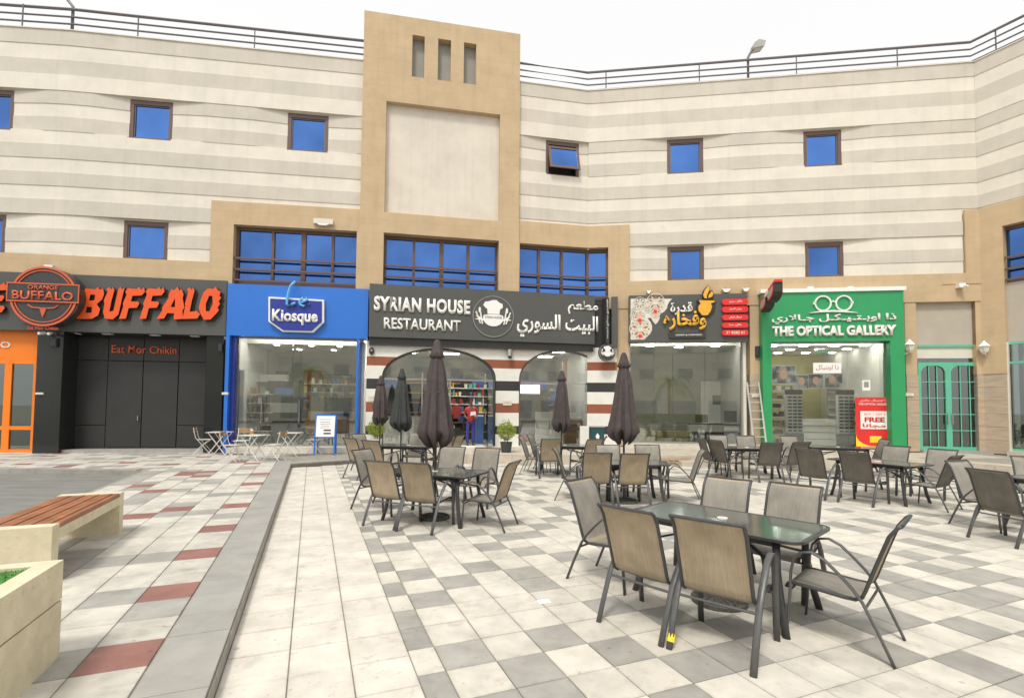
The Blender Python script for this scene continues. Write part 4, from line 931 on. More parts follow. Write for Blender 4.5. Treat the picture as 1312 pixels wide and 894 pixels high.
# lettering runs on the wall, so heights are taken at the left end of each line
a, e = SC(62, 262), SC(915, 180); h = SC(62, 132)[1]-a[1]; text('SYRIAN HOUSE', a[0], e[0], a[1], a[1]+h, 0, 'signwhite', s.o, bold=.045, chars=.10, depth=.04, edge='offwhite')
a, e = SC(150, 418), SC(830, 350); h = SC(150, 322)[1]-a[1]; text('RESTAURANT', a[0], e[0], a[1]-.02, a[1]+h, 0, 'signwhite', s.o, bold=.022, depth=.04, edge='offwhite')
SR = lambda zx, zy: s.l(630+zx*.12957, 370+zy*.12957)
a, e = SR(752, 250), SR(1052, 130); text(arabic('مطعم'), a[0], e[0], a[1], e[1], 0, 'signwhite', s.o, bold=.02, depth=.03, edge='offwhite')
a, e = SR(248, 470), SR(1052, 280); text(arabic('البيت السوري'), a[0], e[0], a[1]-.02, e[1]+.02, 0, 'signwhite', s.o, bold=.025, depth=.03, edge='offwhite')
# emblem disc
def emblem(o, cx, cz, r, y, words=True, disc='darkgrey'):
    mb = MB(); mb.ring(cx, cz, r, r*.035, y-.035, y, 40); mb.build('emblem_rim', 'plastergrey', o, world=False)
    mb = MB(); mb.disc(cx, cz, r*.96, y-.02, y, 40); mb.build('emblem_disc', disc, o, world=False)
    Q = lambda x, z: (cx+x*r, cz+z*r)
    mb = MB()
    hat = [Q(-.28, .12), Q(.30, .12), Q(.32, .34), Q(.46, .44), Q(.44, .62), Q(.28, .68), Q(.14, .80), Q(-.08, .78), Q(-.22, .72), Q(-.40, .70), Q(-.50, .54), Q(-.38, .40), Q(-.30, .36)]
    mb.prism(hat, y-.045, y-.02)
    bowl = [Q(.50*math.cos(a_), -.06+.42*math.sin(a_)) for a_ in [math.pi+math.pi*i/14 for i in range(15)]]+[Q(.46, .06), Q(.2, .10), Q(-.2, .10), Q(-.46, .06)]
    mb.prism(bowl, y-.045, y-.02)
    for sg in (-1, 1):
        mb.tube([(cx+sg*r*.52, y-.035, cz-.38*r), (cx+sg*r*.66, y-.035, cz+.40*r)], .035*r, n=4); mb.tube([(cx+sg*r*.62, y-.035, cz-.36*r), (cx+sg*r*.84, y-.035, cz+.22*r)], .035*r, n=4)
        mb.disc(cx+sg*r*.66, cz+.30*r, .06*r, y-.045, y-.02, 8, rz=.14*r)
        mb.prism([Q(sg*.4, -.22), Q(sg*.9, -.16), Q(sg*.72, -.10), Q(sg*.86, .02), Q(sg*.6, -.05)][::sg], y-.043, y-.02)
    mb.build('emblem_figure', 'signwhite', o, world=False)
    if words: text('SYRIAN HOUSE', cx-.40*r, cx+.42*r, cz-.10*r, cz+.01*r, y-.046, 'darkgrey', o, depth=.006)
c_ = SC(1118, 315); emblem(s.o, c_[0], c_[1], .74, 0.0)
# projecting vertical strip sign with round medallion
v = WT('projecting_sign', 'thin vertical black and yellow blade sign beside the Syrian restaurant fascia', 'sign', 'C', 776.5, 440, -.46)
mb = MB(); mb.box(-.10, .02, -.25, .13, -.02, 1.66); v.add(mb, 'blade', 'blackpanel'); mb = MB(); mb.box(.02, .035, -.20, .10, .12, 1.66); v.add(mb, 'yellow_edge', 'yellow')
text(arabic('مطعم البيت السوري'), -1.58, -.15, -.085, .005, -.252, 'signwhite', v.o, name='lettering', depth=.01, bold=.02).rotation_euler = (0, math.radians(90), 0)
mdl = WT('round_sign', 'small round black medallion sign with chef hat emblem below the blade sign', 'sign', 'C', 778, 451.5, -.62)
mb = MB(); mb.disc(0, 0, .31, 0, .12, 32); mdl.add(mb, 'medallion', 'blackpanel'); emblem(mdl.o, 0, 0, .31, 0, words=False, disc='blackpanel')
s2 = WT('sign_panel', 'plain charcoal board between the blade sign and the tan pier', 'sign', 'D', 779, 452, -.30)
a, e = s2.l(779, 444), s2.l(791.5, 380); mb = MB(); mb.box(a[0]+.13, e[0], 0, .25, a[1], e[1]); s2.add(mb, 'board', 'darkgrey')
# ---- Qidra sign
z = WT('shop_sign', 'dark sign with lattice pattern, golden Arabic name and flaming pot above the cookery shop', 'sign', 'D', 806, 441, -.30)
ZQ = lambda x, y: z.l(800+x*.1372, 340+y*.1372)
xr, zt = z.l(957, 378); zt = 5.83-z.z; zb = 4.10-z.z
mb = MB(); mb.box(0, xr, 0, .28, zb, zt); z.add(mb, 'sign_board', 'darkgrey')
# lattice ornament: rings and petals on a white filigree
x_, z_ = 0.12, zt-.05; lat = MB(); petal = MB(); dots = MB()
def rose(cx, cz, r):
    lat.ring(cx, cz, r, .045, -.02, 0, 26); lat.ring(cx, cz, r*.62, .035, -.018, 0, 20)
    for i in range(6):
        a_ = i*math.pi/3+.3; lat.tube([(cx+r*.1*math.cos(a_), -.012, cz+r*.1*math.sin(a_)), (cx+r*.9*math.cos(a_), -.012, cz+r*.9*math.sin(a_))], .014, n=4)
        lat.ring(cx+r*.62*math.cos(a_), cz+r*.62*math.sin(a_), r*.2, .02, -.016, 0, 10)
    dots.disc(cx, cz, r*.17, -.03, 0, 14)
def clip_add(): pass
fil = MB(); pts = [(58, 312), (445, 312), (415, 345), (402, 375), (398, 400), (372, 432), (350, 446), (330, 452), (328, 500), (308, 535), (290, 552), (268, 525), (248, 490), (215, 492), (245, 530), (258, 565), (258, 602), (240, 640), (212, 668), (186, 694), (58, 694)]
fil.prism([ZQ(*p) for p in pts][::-1], -.010, -.001); z.add(fil, 'filigree_sheet', 'offwhite')
hol = MB()
def rose2(x, y, r, n, pet):
    c0 = ZQ(x, y); R = abs(ZQ(x+r, y)[0]-c0[0])
    for i in range(n):
        a_ = 2*math.pi*i/n+.26; ux, uz = math.cos(a_), math.sin(a_); cx, cz = c0[0]+R*.55*ux, c0[1]+R*.55*uz
        (petal if pet and i % 2 else hol).prism([(cx+R*.30*ux, cz+R*.30*uz), (cx-R*.13*uz, cz+R*.13*ux), (cx-R*.28*ux, cz-R*.28*uz), (cx+R*.13*uz, cz-R*.13*ux)], -.014, -.010)
        a2 = a_+math.pi/n; hol.disc(c0[0]+R*.82*math.cos(a2), c0[1]+R*.82*math.sin(a2), R*.09, -.014, -.010, 6)
    lat.ring(c0[0], c0[1], R, R*.07, -.024, -.010, 26); lat.ring(c0[0], c0[1], R*.30, R*.06, -.024, -.010, 14)
for x, y, r, n, pet in ((143, 355, 62, 8, False), (290, 345, 88, 10, True), (145, 592, 100, 10, True), (90, 470, 40, 6, False), (145, 480, 52, 8, True), (290, 440, 50, 8, True), (215, 415, 30, 6, False), (85, 420, 25, 6, False)): rose2(x, y, r, n, pet)
for x, y, r in ((288, 430, 17), (142, 512, 18), (145, 660, 16)): c0 = ZQ(x, y); dots.disc(c0[0], c0[1], r*.0037, -.03, -.010, 14)
for q_ in (((143, 420), (112, 500), (143, 540), (174, 500)), ((290, 375), (262, 420), (290, 500), (318, 420)), ((145, 600), (115, 650), (145, 688), (176, 650))):
    petal.prism([ZQ(*p) for p in q_], -.018, -.010)
z.add(hol, 'pierced_pattern', 'latticehole')
z.add(lat, 'lattice', 'offwhite'); z.add(petal, 'petal', 'peach'); z.add(dots, 'red_dot', 'red')
a, e = ZQ(425, 468), ZQ(632, 345); text(arabic('قدرة'), a[0], e[0], a[1], e[1], -.04, 'signwhite', z.o, bold=.03, edge='letteredge')
a, e = ZQ(360, 612), ZQ(758, 425); text(arabic('وفخاره'), a[0], e[0], a[1], e[1], -.05, 'yellow', z.o, bold=.035, edge='letteredge', depth=.05)
a, e = ZQ(415, 680), ZQ(755, 635); mb = MB(); mb.box(a[0], e[0], -.06, 0, a[1], e[1]+.03); z.add(mb, 'name_bar', 'blackpanel')
text('QIDRA & FOKHARA', a[0]+.22, e[0]-.12, a[1]+.07, e[1]-.03, -.06, 'signwhite', z.o, depth=.01, bold=.02)
def zp(pts, y0, y1, name, mat):
    mb = MB(); mb.prism([ZQ(*p) for p in pts][::-1], y0, y1); z.add(mb, name, mat)
zp([(668, 335), (675, 322), (850, 330), (845, 352), (815, 362), (845, 372), (838, 420), (790, 475), (740, 490), (700, 470), (672, 420), (665, 370), (700, 362)], -.07, -.02, 'pot_outline', 'letteredge')
zp([(690, 330), (840, 335), (832, 350), (800, 358), (812, 385), (800, 430), (770, 470), (722, 470), (688, 430), (685, 390), (705, 362)], -.10, -.07, 'pot', 'yellow')
zp([(735, 315), (722, 285), (725, 250), (750, 215), (782, 185), (800, 215), (790, 245), (812, 232), (832, 265), (822, 300), (790, 322)], -.07, -.02, 'flame_outline', 'letteredge')
zp([(742, 312), (730, 280), (745, 235), (782, 192), (792, 220), (775, 260), (762, 290), (765, 312)], -.10, -.07, 'flame', 'yellow'); zp([(778, 310), (782, 280), (810, 245), (825, 270), (812, 298)], -.10, -.07, 'flame', 'yellow')
words = ['مأكل سوري', 'جواني السعد', 'شمال لبنان', 'جاي مرا', '37 8282 61']
for i, (ya, yb) in enumerate(((375, 315), (445, 385), (517, 462), (588, 535), (658, 605))):
    a, e = ZQ(905, ya), ZQ(1150, yb); mb = MB(); h_ = e[1]-a[1]; r_ = h_*.45
    pl = [(e[0]-r_+r_*math.cos(t_), (a[1]+e[1])/2+h_/2*math.sin(t_)) for t_ in [-math.pi/2+math.pi*i_/6 for i_ in range(7)]]+[(a[0]+r_+r_*math.cos(t_), (a[1]+e[1])/2+h_/2*math.sin(t_)) for t_ in [math.pi/2+math.pi*i_/6 for i_ in range(7)]]
    mb.prism(pl, -.10, 0); o = z.add(mb, 'red_bar', 'red')
    tx = words[i] if i == 4 else arabic(words[i].replace('أ', 'ا'))
    text(tx, a[0]+(.14 if i == 4 else .24), e[0]-(.14 if i == 4 else .22), a[1]+h_*.28, e[1]-h_*.25, -.10, 'signwhite', o, depth=.006, bold=.01)
for px_, py_, w_, lb in ((831, 374, .08, 'left'), (930, 372, .15, 'middle'), (955, 371, .12, 'right')):
    f = WT('floodlight', {'left': 'small white floodlight above the lattice corner of the dark sign', 'middle': 'white wedge shaped floodlight above the red bars of the dark sign', 'right': 'flat white lamp on the tan band above the sign end'}[lb], 'light', 'D', px_, py_, -.16, 'wall floodlights above the signs')
    mb = MB(); mb.prism([(-w_*.4, -.08), (w_*.4, -.08), (w_, .04), (-w_, .04)], -.08, .06); f.add(mb, 'lamp_head', 'signwhite'); mb = MB(); mb.box(-.02, .02, .0, .1, .0, .1); f.add(mb, 'bracket', 'plastergrey')
# ---- Optical sign
o_ = WT('shop_sign', 'white glasses outline and THE OPTICAL GALLERY letters on the green shop front', 'sign', 'D', 989, 433, GD-.002)
OQ = lambda x, y: o_.l(970+x*.16006, 350+y*.16006)
a, e = OQ(118, 512), OQ(1108, 430); text('THE OPTICAL GALLERY', a[0], e[0], a[1]+.02, a[1]+.38, 0, 'signwhite', o_.o, bold=.05, depth=.06, edge='offwhite')
a, e = OQ(115, 412), OQ(1108, 315); text(arabic('ذا اوبـتـيـكـل جـالاري'), a[0], e[0], a[1]+.0, e[1]-.02, 0, 'signwhite', o_.o, bold=.02, depth=.05, edge='offwhite')
mb = MB()
for q_ in ((523, 243), (690, 241)): c0 = OQ(*q_); mb.ring(c0[0], c0[1], .275, .045, -.06, 0, 40)
a, e = OQ(580, 238), OQ(632, 238); mb.tube([(a[0], -.03, a[1]), ((a[0]+e[0])/2, -.03, a[1]+.05), (e[0], -.03, e[1])], .03)
a, e = OQ(445, 243), OQ(465, 243); mb.box(a[0], e[0]+.0, -.06, 0, a[1]-.04, a[1]+.04); a, e = OQ(745, 236), OQ(765, 236); mb.box(a[0], e[0], -.06, 0, a[1]-.04, a[1]+.04)
o_.add(mb, 'glasses_outline', 'signwhite')
mb = MB(); pts = [OQ(x, y) for x, y in ((415, 320), (500, 303), (605, 297), (710, 303), (800, 318))]; lo = [OQ(x, y) for x, y in ((800, 320), (700, 314), (605, 311), (500, 314), (415, 322))]
mb.prism((pts+lo)[::-1], -.06, 0); o_.add(mb, 'swoosh', 'signwhite')
# projecting 3-D sunglasses
gsn = WT('projecting_sign', 'black three dimensional sunglasses sign with red top bar sticking out at the green shop corner', 'sign', 'D', 977, 388, -.36)
GLn, GRz = 1.35, .42          # how far it sticks out, how much it rises
def gxf(x, y, zz): return Vector((.0+y, -GLn*x, GRz*x+zz))       # x: 0 at the wall, 1 at the tip
mb = MB(gxf); mb.box(0, 1.02, -.10, .14, -.02, .06); gsn.add(mb, 'top_bar', 'red')
def gout(c0, c1, zt, zb, k=.86): return [(c0, zt), (c0, zb+.12), (c0+.05, zb+.02), ((c0+c1)/2, zb), (c1-.05, zb+.03), (c1, zb+.14), (c1, zt)]
for c0, c1 in ((.10, .50), (.58, .99)):
    mb = MB(lambda x, y, zz: gxf(x, y, zz)); mb.prism(gout(c0, c1, -.02, -.46), -.12, .16); gsn.add(mb, 'lens_body', 'letteredge')
    mb = MB(lambda x, y, zz: gxf(x, y, zz)); mb.prism(gout(c0+.05, c1-.05, -.10, -.38), -.145, -.12); gsn.add(mb, 'lens', 'ingrey')
    mb = MB(lambda x, y, zz: gxf(x, y, zz)); mb.prism(gout(c0+.03, c1-.03, -.06, -.43), -.135, -.12); gsn.add(mb, 'lens_rim', 'red')
mb = MB(gxf); mb.box(.44, .66, -.15, .0, -.14, -.04); gsn.add(mb, 'bridge', 'signwhite')
for px_, nm in ((1038, 'left'), (1089, 'right')):
    f = WT('floodlight', 'small white lamp on the green shop canopy, %s of the glasses outline' % nm, 'light', 'D', px_, 369.5, -.2, 'wall floodlights above the signs')
    mb = MB(); mb.box(-.09, .09, -.05, .1, -.08, .06); f.add(mb, 'lamp_head', 'signwhite')
f = WT('security_camera', 'small white camera on the tan wall above the mint doors', 'camera', 'D', 1230.5, 366, -.16); mb = MB(); mb.box(-.10, .10, -.1, .1, -.07, .07); f.add(mb, 'camera_body', 'signwhite'); mb = MB(); mb.tube([(.06, -.1, -.03), (.1, -.2, -.05)], .04); f.add(mb, 'lens_tube', 'white')
mb = MB(); mb.tube([sw('D', W('D', 1205, 365)[0], -.085, 6.05), sw('D', W('D', 1260, 362)[0], -.085, 6.06)], .01, n=4); mb.build('cable', 'tan', mall)
# poster with the red free offer
p_ = WT('poster', 'red and yellow FREE offer poster leaning inside the optical shop window', 'poster', 'D', 1097, 572, -.06)
X, Z = p_.l(1142, 509); mb = MB(); mb.box(0, X, 0, .012, 0, Z); p_.add(mb, 'poster_sheet', 'brightyellow')
mb = MB(); n_ = 14; mb.prism([(0, Z), (X, Z)][::-1]+[(0, .62*Z*0+.45)]+[(X/2-X/2*math.cos(math.pi*i/n_), .45-.42*math.sin(math.pi*i/n_)) for i in range(1, n_)]+[(X, .45)], -.008, 0); p_.add(mb, 'red_field', 'red')
mb = MB(); mb.box(.13*X, .88*X, -.014, -.008, .36*Z, .72*Z); p_.add(mb, 'white_card', 'signwhite')
text('FREE', .24*X, .80*X, .50*Z, .60*Z, -.015, 'red', p_.o, bold=.04, depth=.004); text('BUY 1 GET 1', .24*X, .80*X, .64*Z, .68*Z, -.015, 'red', p_.o, depth=.004)
text(arabic('مجانا'), .18*X, .82*X, .38*Z, .47*Z, -.015, 'red', p_.o, bold=.03, depth=.004)
text('THE OPTICAL GALLERY', .08*X, .92*X, .84*Z, .88*Z, -.009, 'signwhite', p_.o, bold=.02, depth=.003); text(arabic('ذا اوبتيكل جالاري'), .12*X, .88*X, .90*Z, .96*Z, -.009, 'signwhite', p_.o, depth=.003)
text('SALE', .42*X, .66*X, .12*Z, .18*Z, -.012, 'brightyellow', p_.o, depth=.003)
mb = MB(); mb.box(.38*X, .70*X, -.010, -.0085, .09*Z, .22*Z); p_.add(mb, 'yellow_tag', 'brightyellow')
# window stickers and interior of the optical shop
st = WT('notice', 'white Arabic calligraphy notice hung high in the optical shop window', 'notice', 'D', 1042, 478, -.05); X, Z = st.l(1078, 464.5); mb = MB(); mb.box(0, X, 0, .01, 0, Z); st.add(mb, 'sheet', 'signwhite'); text(arabic('ذا اوبتيكل'), .1*X, .9*X, .25*Z, .8*Z, 0, 'inred', st.o, depth=.003)
ex = WT('exit_sign', 'small green EXIT sign inside the top of the optical shop', 'sign', 'D', 1048, 453, .6); X, Z = ex.l(1063, 447); mb = MB(); mb.box(0, X, 0, .04, 0, Z); ex.add(mb, 'plate', 'mint'); text('EXIT', .15*X, .85*X, .2*Z, .8*Z, 0, 'signwhite', ex.o, depth=.003)
st = WT('notice', 'small square white notice with black code frame on the optical shop glass', 'notice', 'D', 1105, 500, -.05); X, Z = st.l(1115, 487); mb = MB(); mb.box(0, X, 0, .01, 0, Z); st.add(mb, 'sheet', 'signwhite'); mb = MB(); mb.box(.2*X, .8*X, -.004, 0, .3*Z, .85*Z); st.add(mb, 'dark_print', 'plastergrey')
def inner(name, label, cat, s_, px, py, d, group=None): return WT(name, label, cat, s_, px, py, d, group)
for i, (px_, lab) in enumerate(((1018, 'left'), (1084, 'right'))):
    r = inner('display_tower', '%s tall rack of sunglasses standing inside the optical shop window' % lab, 'display rack', 'D', px_, 566, .35, 'sunglasses racks'); zf = FLR-r.z; w_ = .27
    mb = MB(); mb.box(-w_, w_, -.12, .12, zf, zf+.55); r.add(mb, 'rack_base', 'indark'); mb = MB(); mb.box(-w_, w_, -.03, .1, zf+.55, zf+1.95); r.add(mb, 'rack_board', 'signwhite'); mb = MB(); mb.box(-w_, w_, -.06, .1, zf+1.95, zf+2.12); r.add(mb, 'header', 'indark')
    for c in range(3):
        mb = MB()
        for k_ in range(11): mb.box(-w_+.05+c*.17, -w_+.17+c*.17, -.07, -.03, zf+.62+k_*.12, zf+.67+k_*.12)
        r.add(mb, 'sunglasses_column', 'indark')
cols = ['photo', 'photo', 'photo', 'photo', 'photo']
for i, (px_, py_, w_, h_) in enumerate(((1027, 489, .5, .62), (1045, 488, .55, .62), (1066, 487, .55, .66), (1084, 481, .75, .70), (1107, 479, .75, .8), (1127, 476, .5, .75), (1004, 480, .9, .8))):
    r = inner('portrait_poster', ['small framed portrait poster, first from the left on the optical shop back wall', 'framed portrait poster, second from the left on the optical back wall', 'framed portrait poster, third from the left on the optical back wall', 'wide framed portrait poster above the tall racks', 'large light portrait poster right of the calligraphy notice', 'last framed portrait poster beside the green jamb', 'dark wide poster at the left edge of the optical window'][i], 'poster', 'D', px_, py_, 3.2, 'portrait posters in the optical shop')
    mb = MB(); mb.box(-w_/2*1.1, w_/2*1.1, 0, .03, -h_/2, h_/2); r.add(mb, 'poster_frame', 'inwhite'); mb = MB(); mb.box(-w_/2, w_/2, -.01, 0, -h_/2+.04, h_/2-.04); r.add(mb, 'picture', 'photo'); mb = MB(); mb.disc(0, .02, h_*.2, -.016, -.01, 14, rz=h_*.27); r.add(mb, 'face_print', 'peach')
r = inner('counter', 'long white counter with grooved front inside the optical shop', 'counter', 'D', 1055, 560, 1.8); zf = FLR-r.z; 
for k_ in range(4):
    mb = MB(); mb.box(-.9, .45, 0, .5, zf+.02+k_*.26, zf+.26+k_*.26); r.add(mb, 'drawer_panel', 'signwhite')
r = inner('shelf_unit', 'dark shelving full of spectacles on the right inside the optical shop', 'shelves', 'D', 1110, 540, 3.4); zf = FLR-r.z
mb = MB(); mb.box(-1.4, 1.0, .1, .2, zf, zf+2.3); r.add(mb, 'back_panel', 'ingrey')
for k_ in range(7): mb = MB(); mb.box(-1.4, 1.0, -.1, .1, zf+.2+k_*.32, zf+.23+k_*.32); r.add(mb, 'shelf', 'inwhite')
r = inner('shelf_unit', 'light shelving with small goods at the left of the optical window', 'shelves', 'D', 1003, 545, 1.4); zf = FLR-r.z
for k_ in range(7): mb = MB(); mb.box(-.5, .4, -.1, .3, zf+.1+k_*.33, zf+.13+k_*.33); r.add(mb, 'shelf', 'inwhite')
mb = MB()
for k_ in range(40): a_ = random.uniform(-.48, .32); b_ = random.randrange(7); mb.box(a_, a_+.06, -.05, .1, zf+.13+b_*.33, zf+.13+b_*.33+random.uniform(.06, .2))
o = r.add(mb, 'goods', 'photo'); o['kind'] = 'stuff'
# ---- wall lanterns by the mint doors
for px_, py_, nm, sg, dd in ((1165.5, 444, 'left', 'D', -.25), (1261, 446, 'right', 'D', -.25)):
    LS = .78
    l_ = WT('wall_lantern', 'white glazed wall lantern %s of the mint green doors' % nm, 'lantern', sg, px_, py_, dd, 'white lanterns beside the mint doors')
    mb = MB(); mb.lathe([(.09, -.19), (.12, -.15), (.17, .08), (.16, .09)], 6); l_.add(mb, 'lantern_glass', 'offwhite')
    mb = MB(); mb.lathe([(.21, .08), (.19, .11), (.07, .24), (.02, .32)], 6); l_.add(mb, 'lantern_cap', 'signwhite'); mb = MB(); mb.lathe([(.05, -.25), (.10, -.19)], 6); l_.add(mb, 'lantern_base', 'signwhite')
    for k_ in range(6): a_ = k_*math.pi/3; mb = MB(); mb.tube([(.12*math.cos(a_), .12*math.sin(a_), -.16), (.175*math.cos(a_), .175*math.sin(a_), .09)], .012, n=4); l_.add(mb, 'lantern_bar', 'signwhite')
    l_.o.scale = (.8, .8, .8)
    sg_ = -1 if nm == 'left' else 1
    mb = MB(); mb.tube([(0, 0, -.22), (sg_*.12, .08, -.30), (sg_*.22, .20, -.22)], .022); mb.disc(sg_*.24, -.2, .07, .19, .22, 12); l_.add(mb, 'lantern_arm', 'signwhite')
# ---- small wall boxes
for sg, px_, py_, dd, w_, h_, mt, lab, cat, nm in (
    ('D', 971, 450.5, -.12, .07, .20, 'indark', 'small dark wall speaker on the tan pier left of the green shop', 'speaker', 'wall_speaker'),
    ('B', 68, 438.5, -.20, .09, .14, 'indark', 'small black speaker on the black granite pier under the badge', 'speaker', 'wall_speaker'),
    ('B', 282, 445, -.1, .06, .13, 'indark', 'small black speaker beside the blue cladding under the dark fascia', 'speaker', 'wall_speaker'),
    ('B', 50, 504, -.18, .10, .03, 'signwhite', 'white number plate on the edge of the granite pier', 'plate', 'number_plate'),
    ('B', 288, 504, -.20, .09, .04, 'signwhite', 'white number plate on the blue pier', 'plate', 'number_plate'),
    ('D', 971, 507, -.08, .18, .05, 'signwhite', 'white number plate on the stone pier by the ladder', 'plate', 'number_plate'),
    ('D', 1164, 505.5, -.08, .16, .05, 'signwhite', 'white number plate on the stone pier between green shop and mint doors', 'plate', 'number_plate')):
    t_ = WT(nm, lab, cat, sg, px_, py_, dd); mb = MB(); mb.box(-w_, w_, 0, .1, -h_, h_); t_.add(mb, 'body', mt)
    mb = MB(); mb.box(-w_*.8, w_*.8, -.006, 0, -h_*.7, h_*.7); t_.add(mb, 'face', 'blackpanel' if mt == 'indark' else 'offwhite')
f = WT('security_camera', 'pair of small white spotlights under the fascia on the granite pier', 'camera', 'B', 58, 426, -.35)
for dx in (-.08, .09): mb = MB(); mb.tube([(dx, .1, 0), (dx*1.6, -.08, -.04)], .045, n=8); f.add(mb, 'lamp_head', 'signwhite')
ac = WT('emergency_light', 'long white wall unit above the left bay window', 'light', 'B', 414, 283.5, -.2); mb = MB(); mb.box(-.32, .32, 0, .14, -.08, .09); ac.add(mb, 'unit_body', 'offwhite'); mb = MB(); mb.prism([(-.14, -.13), (.1, -.13), (.2, -.08), (-.2, -.08)], 0, .1); ac.add(mb, 'unit_lens', 'signwhite')
sp = WT('wall_lamp', 'clear glass spotlight under the charcoal fascia between the two arches', 'lamp', 'C', 653.5, 452, -.2); mb = MB(); mb.lathe([(.05, .15), (.09, .12), (.09, -.10), (.05, -.14)], 10); sp.add(mb, 'lamp_body', 'silver'); mb = MB(); mb.lathe([(.06, -.20), (.07, -.14)], 10); sp.add(mb, 'lens', 'indark')
sp = WT('security_camera', 'small black dome camera on the white stripe left of the first arch', 'camera', 'C', 476, 449.5, -.12); mb = MB(); mb.disc(0, 0, .09, 0, .06, 14, rz=.13); sp.add(mb, 'camera_body', 'indark'); mb = MB(); mb.disc(0, .02, .04, -.03, 0, 10); sp.add(mb, 'lens', 'plastergrey')
for px_, py_, nm in ((478, 510, 'left'), (650, 516, 'middle')):
    t_ = WT('plaque', 'pale engraved plaque on the white stripe, %s of the striped piers' % nm, 'plaque', 'C', px_, py_, -.07); mb = MB(); mb.box(-.16, .16, 0, .02, -.09, .09); t_.add(mb, 'plate', 'offwhite'); text(arabic('مطعم'), -.11, .11, -.04, .05, 0, 'plastergrey', t_.o, depth=.003)
# ---- roof railings and roof lamps
RZ = [(14.66, .045), (14.40, .029), (14.16, .029), (13.95, .029)]
def railing(label, parts, posts):
    r = thing('roof_railing', label, 'railing', sw(parts[0][0], parts[0][1], .12, ZT)); 
    for i, (zz, rr) in enumerate(RZ):
        pts = [sw(parts[0][0], parts[0][1], .12, zz)]+[sw(p[0], p[2], .12, zz) for p in parts]
        mb = MB(); mb.tube(pts, rr, n=6); mb.build('rail', 'railmetal', r)
    for sg, px_ in posts:
        u = W(sg, px_, 90, .12)[0]; mb = MB(); mb.tube([sw(sg, u, .12, ZT), sw(sg, u, .12, 14.66)], .022, n=6); mb.build('post', 'railmetal', r)
railing('four bar dark metal roof railing left of the tan tower', [('A', 3.0, L('A')), ('B', 0, LB), ('C', 0, .05)], [('B', 25.5), ('B', 174.7), ('B', 325)])
railing('four bar dark metal roof railing right of the tan tower', [('C', 5.6, LC), ('D', 0, L('D')), ('E', 0, 8.5)], [('D', 776.5), ('D', 896), ('D', 1020.5), ('D', 1150), ('E', 1277)])
def rooflamp(label, sg, px_, arm, hs=1.0):
    u = W(sg, px_, 90, .2)[0]; r = thing('roof_lamp', label, 'street lamp', sw(sg, u, .2, ZT), 0, 'lamps on the roof edge'); ORG[r.name] = Vector((0, 0, 0))
    mb = MB(); mb.tube([(0, 0, -.02), (0, 0, .95)]+[(a_, 0, b_) for a_, b_ in arm], .045, n=8); mb.build('lamp_pole', 'railmetal', r, smooth=True)
    ex, ez = arm[-1]; sg_ = 1 if ex > 0 else -1; mb = MB(); mb.prism([(ex-.05*sg_*hs, ez-.16*hs), (ex+.52*sg_*hs, ez-.02), (ex+.62*sg_*hs, ez+.26*hs), (ex+.25*sg_*hs, ez+.34*hs), (ex+.02*sg_*hs, ez+.18*hs)][::sg_], -.17, .17); mb.build('lamp_head', 'ingrey', r)
    mb = MB(); mb.prism([(ex+.02*sg_*hs, ez-.17*hs), (ex+.50*sg_*hs, ez-.05*hs), (ex+.50*sg_*hs, ez-.02*hs), (ex+.0*sg_, ez-.13*hs)][::sg_], -.13, .13); mb.build('lamp_glass', 'offwhite', r)
rooflamp('lamp with a short bent neck rising over the right hand roof railing', 'D', 958.5, [(.05, 1.05), (.14, 1.22), (.18, 1.32)], .68)
rooflamp('lamp pole leaning left off the top edge over the left roof railing', 'B', 90, [(-.08, 1.05), (-.45, 1.5), (-.9, 1.9)])
rooflamp('lamp whose head just enters the top right corner of the view', 'E', 1345, [(.0, 1.15), (-.15, 1.35), (-.3, 1.5)])
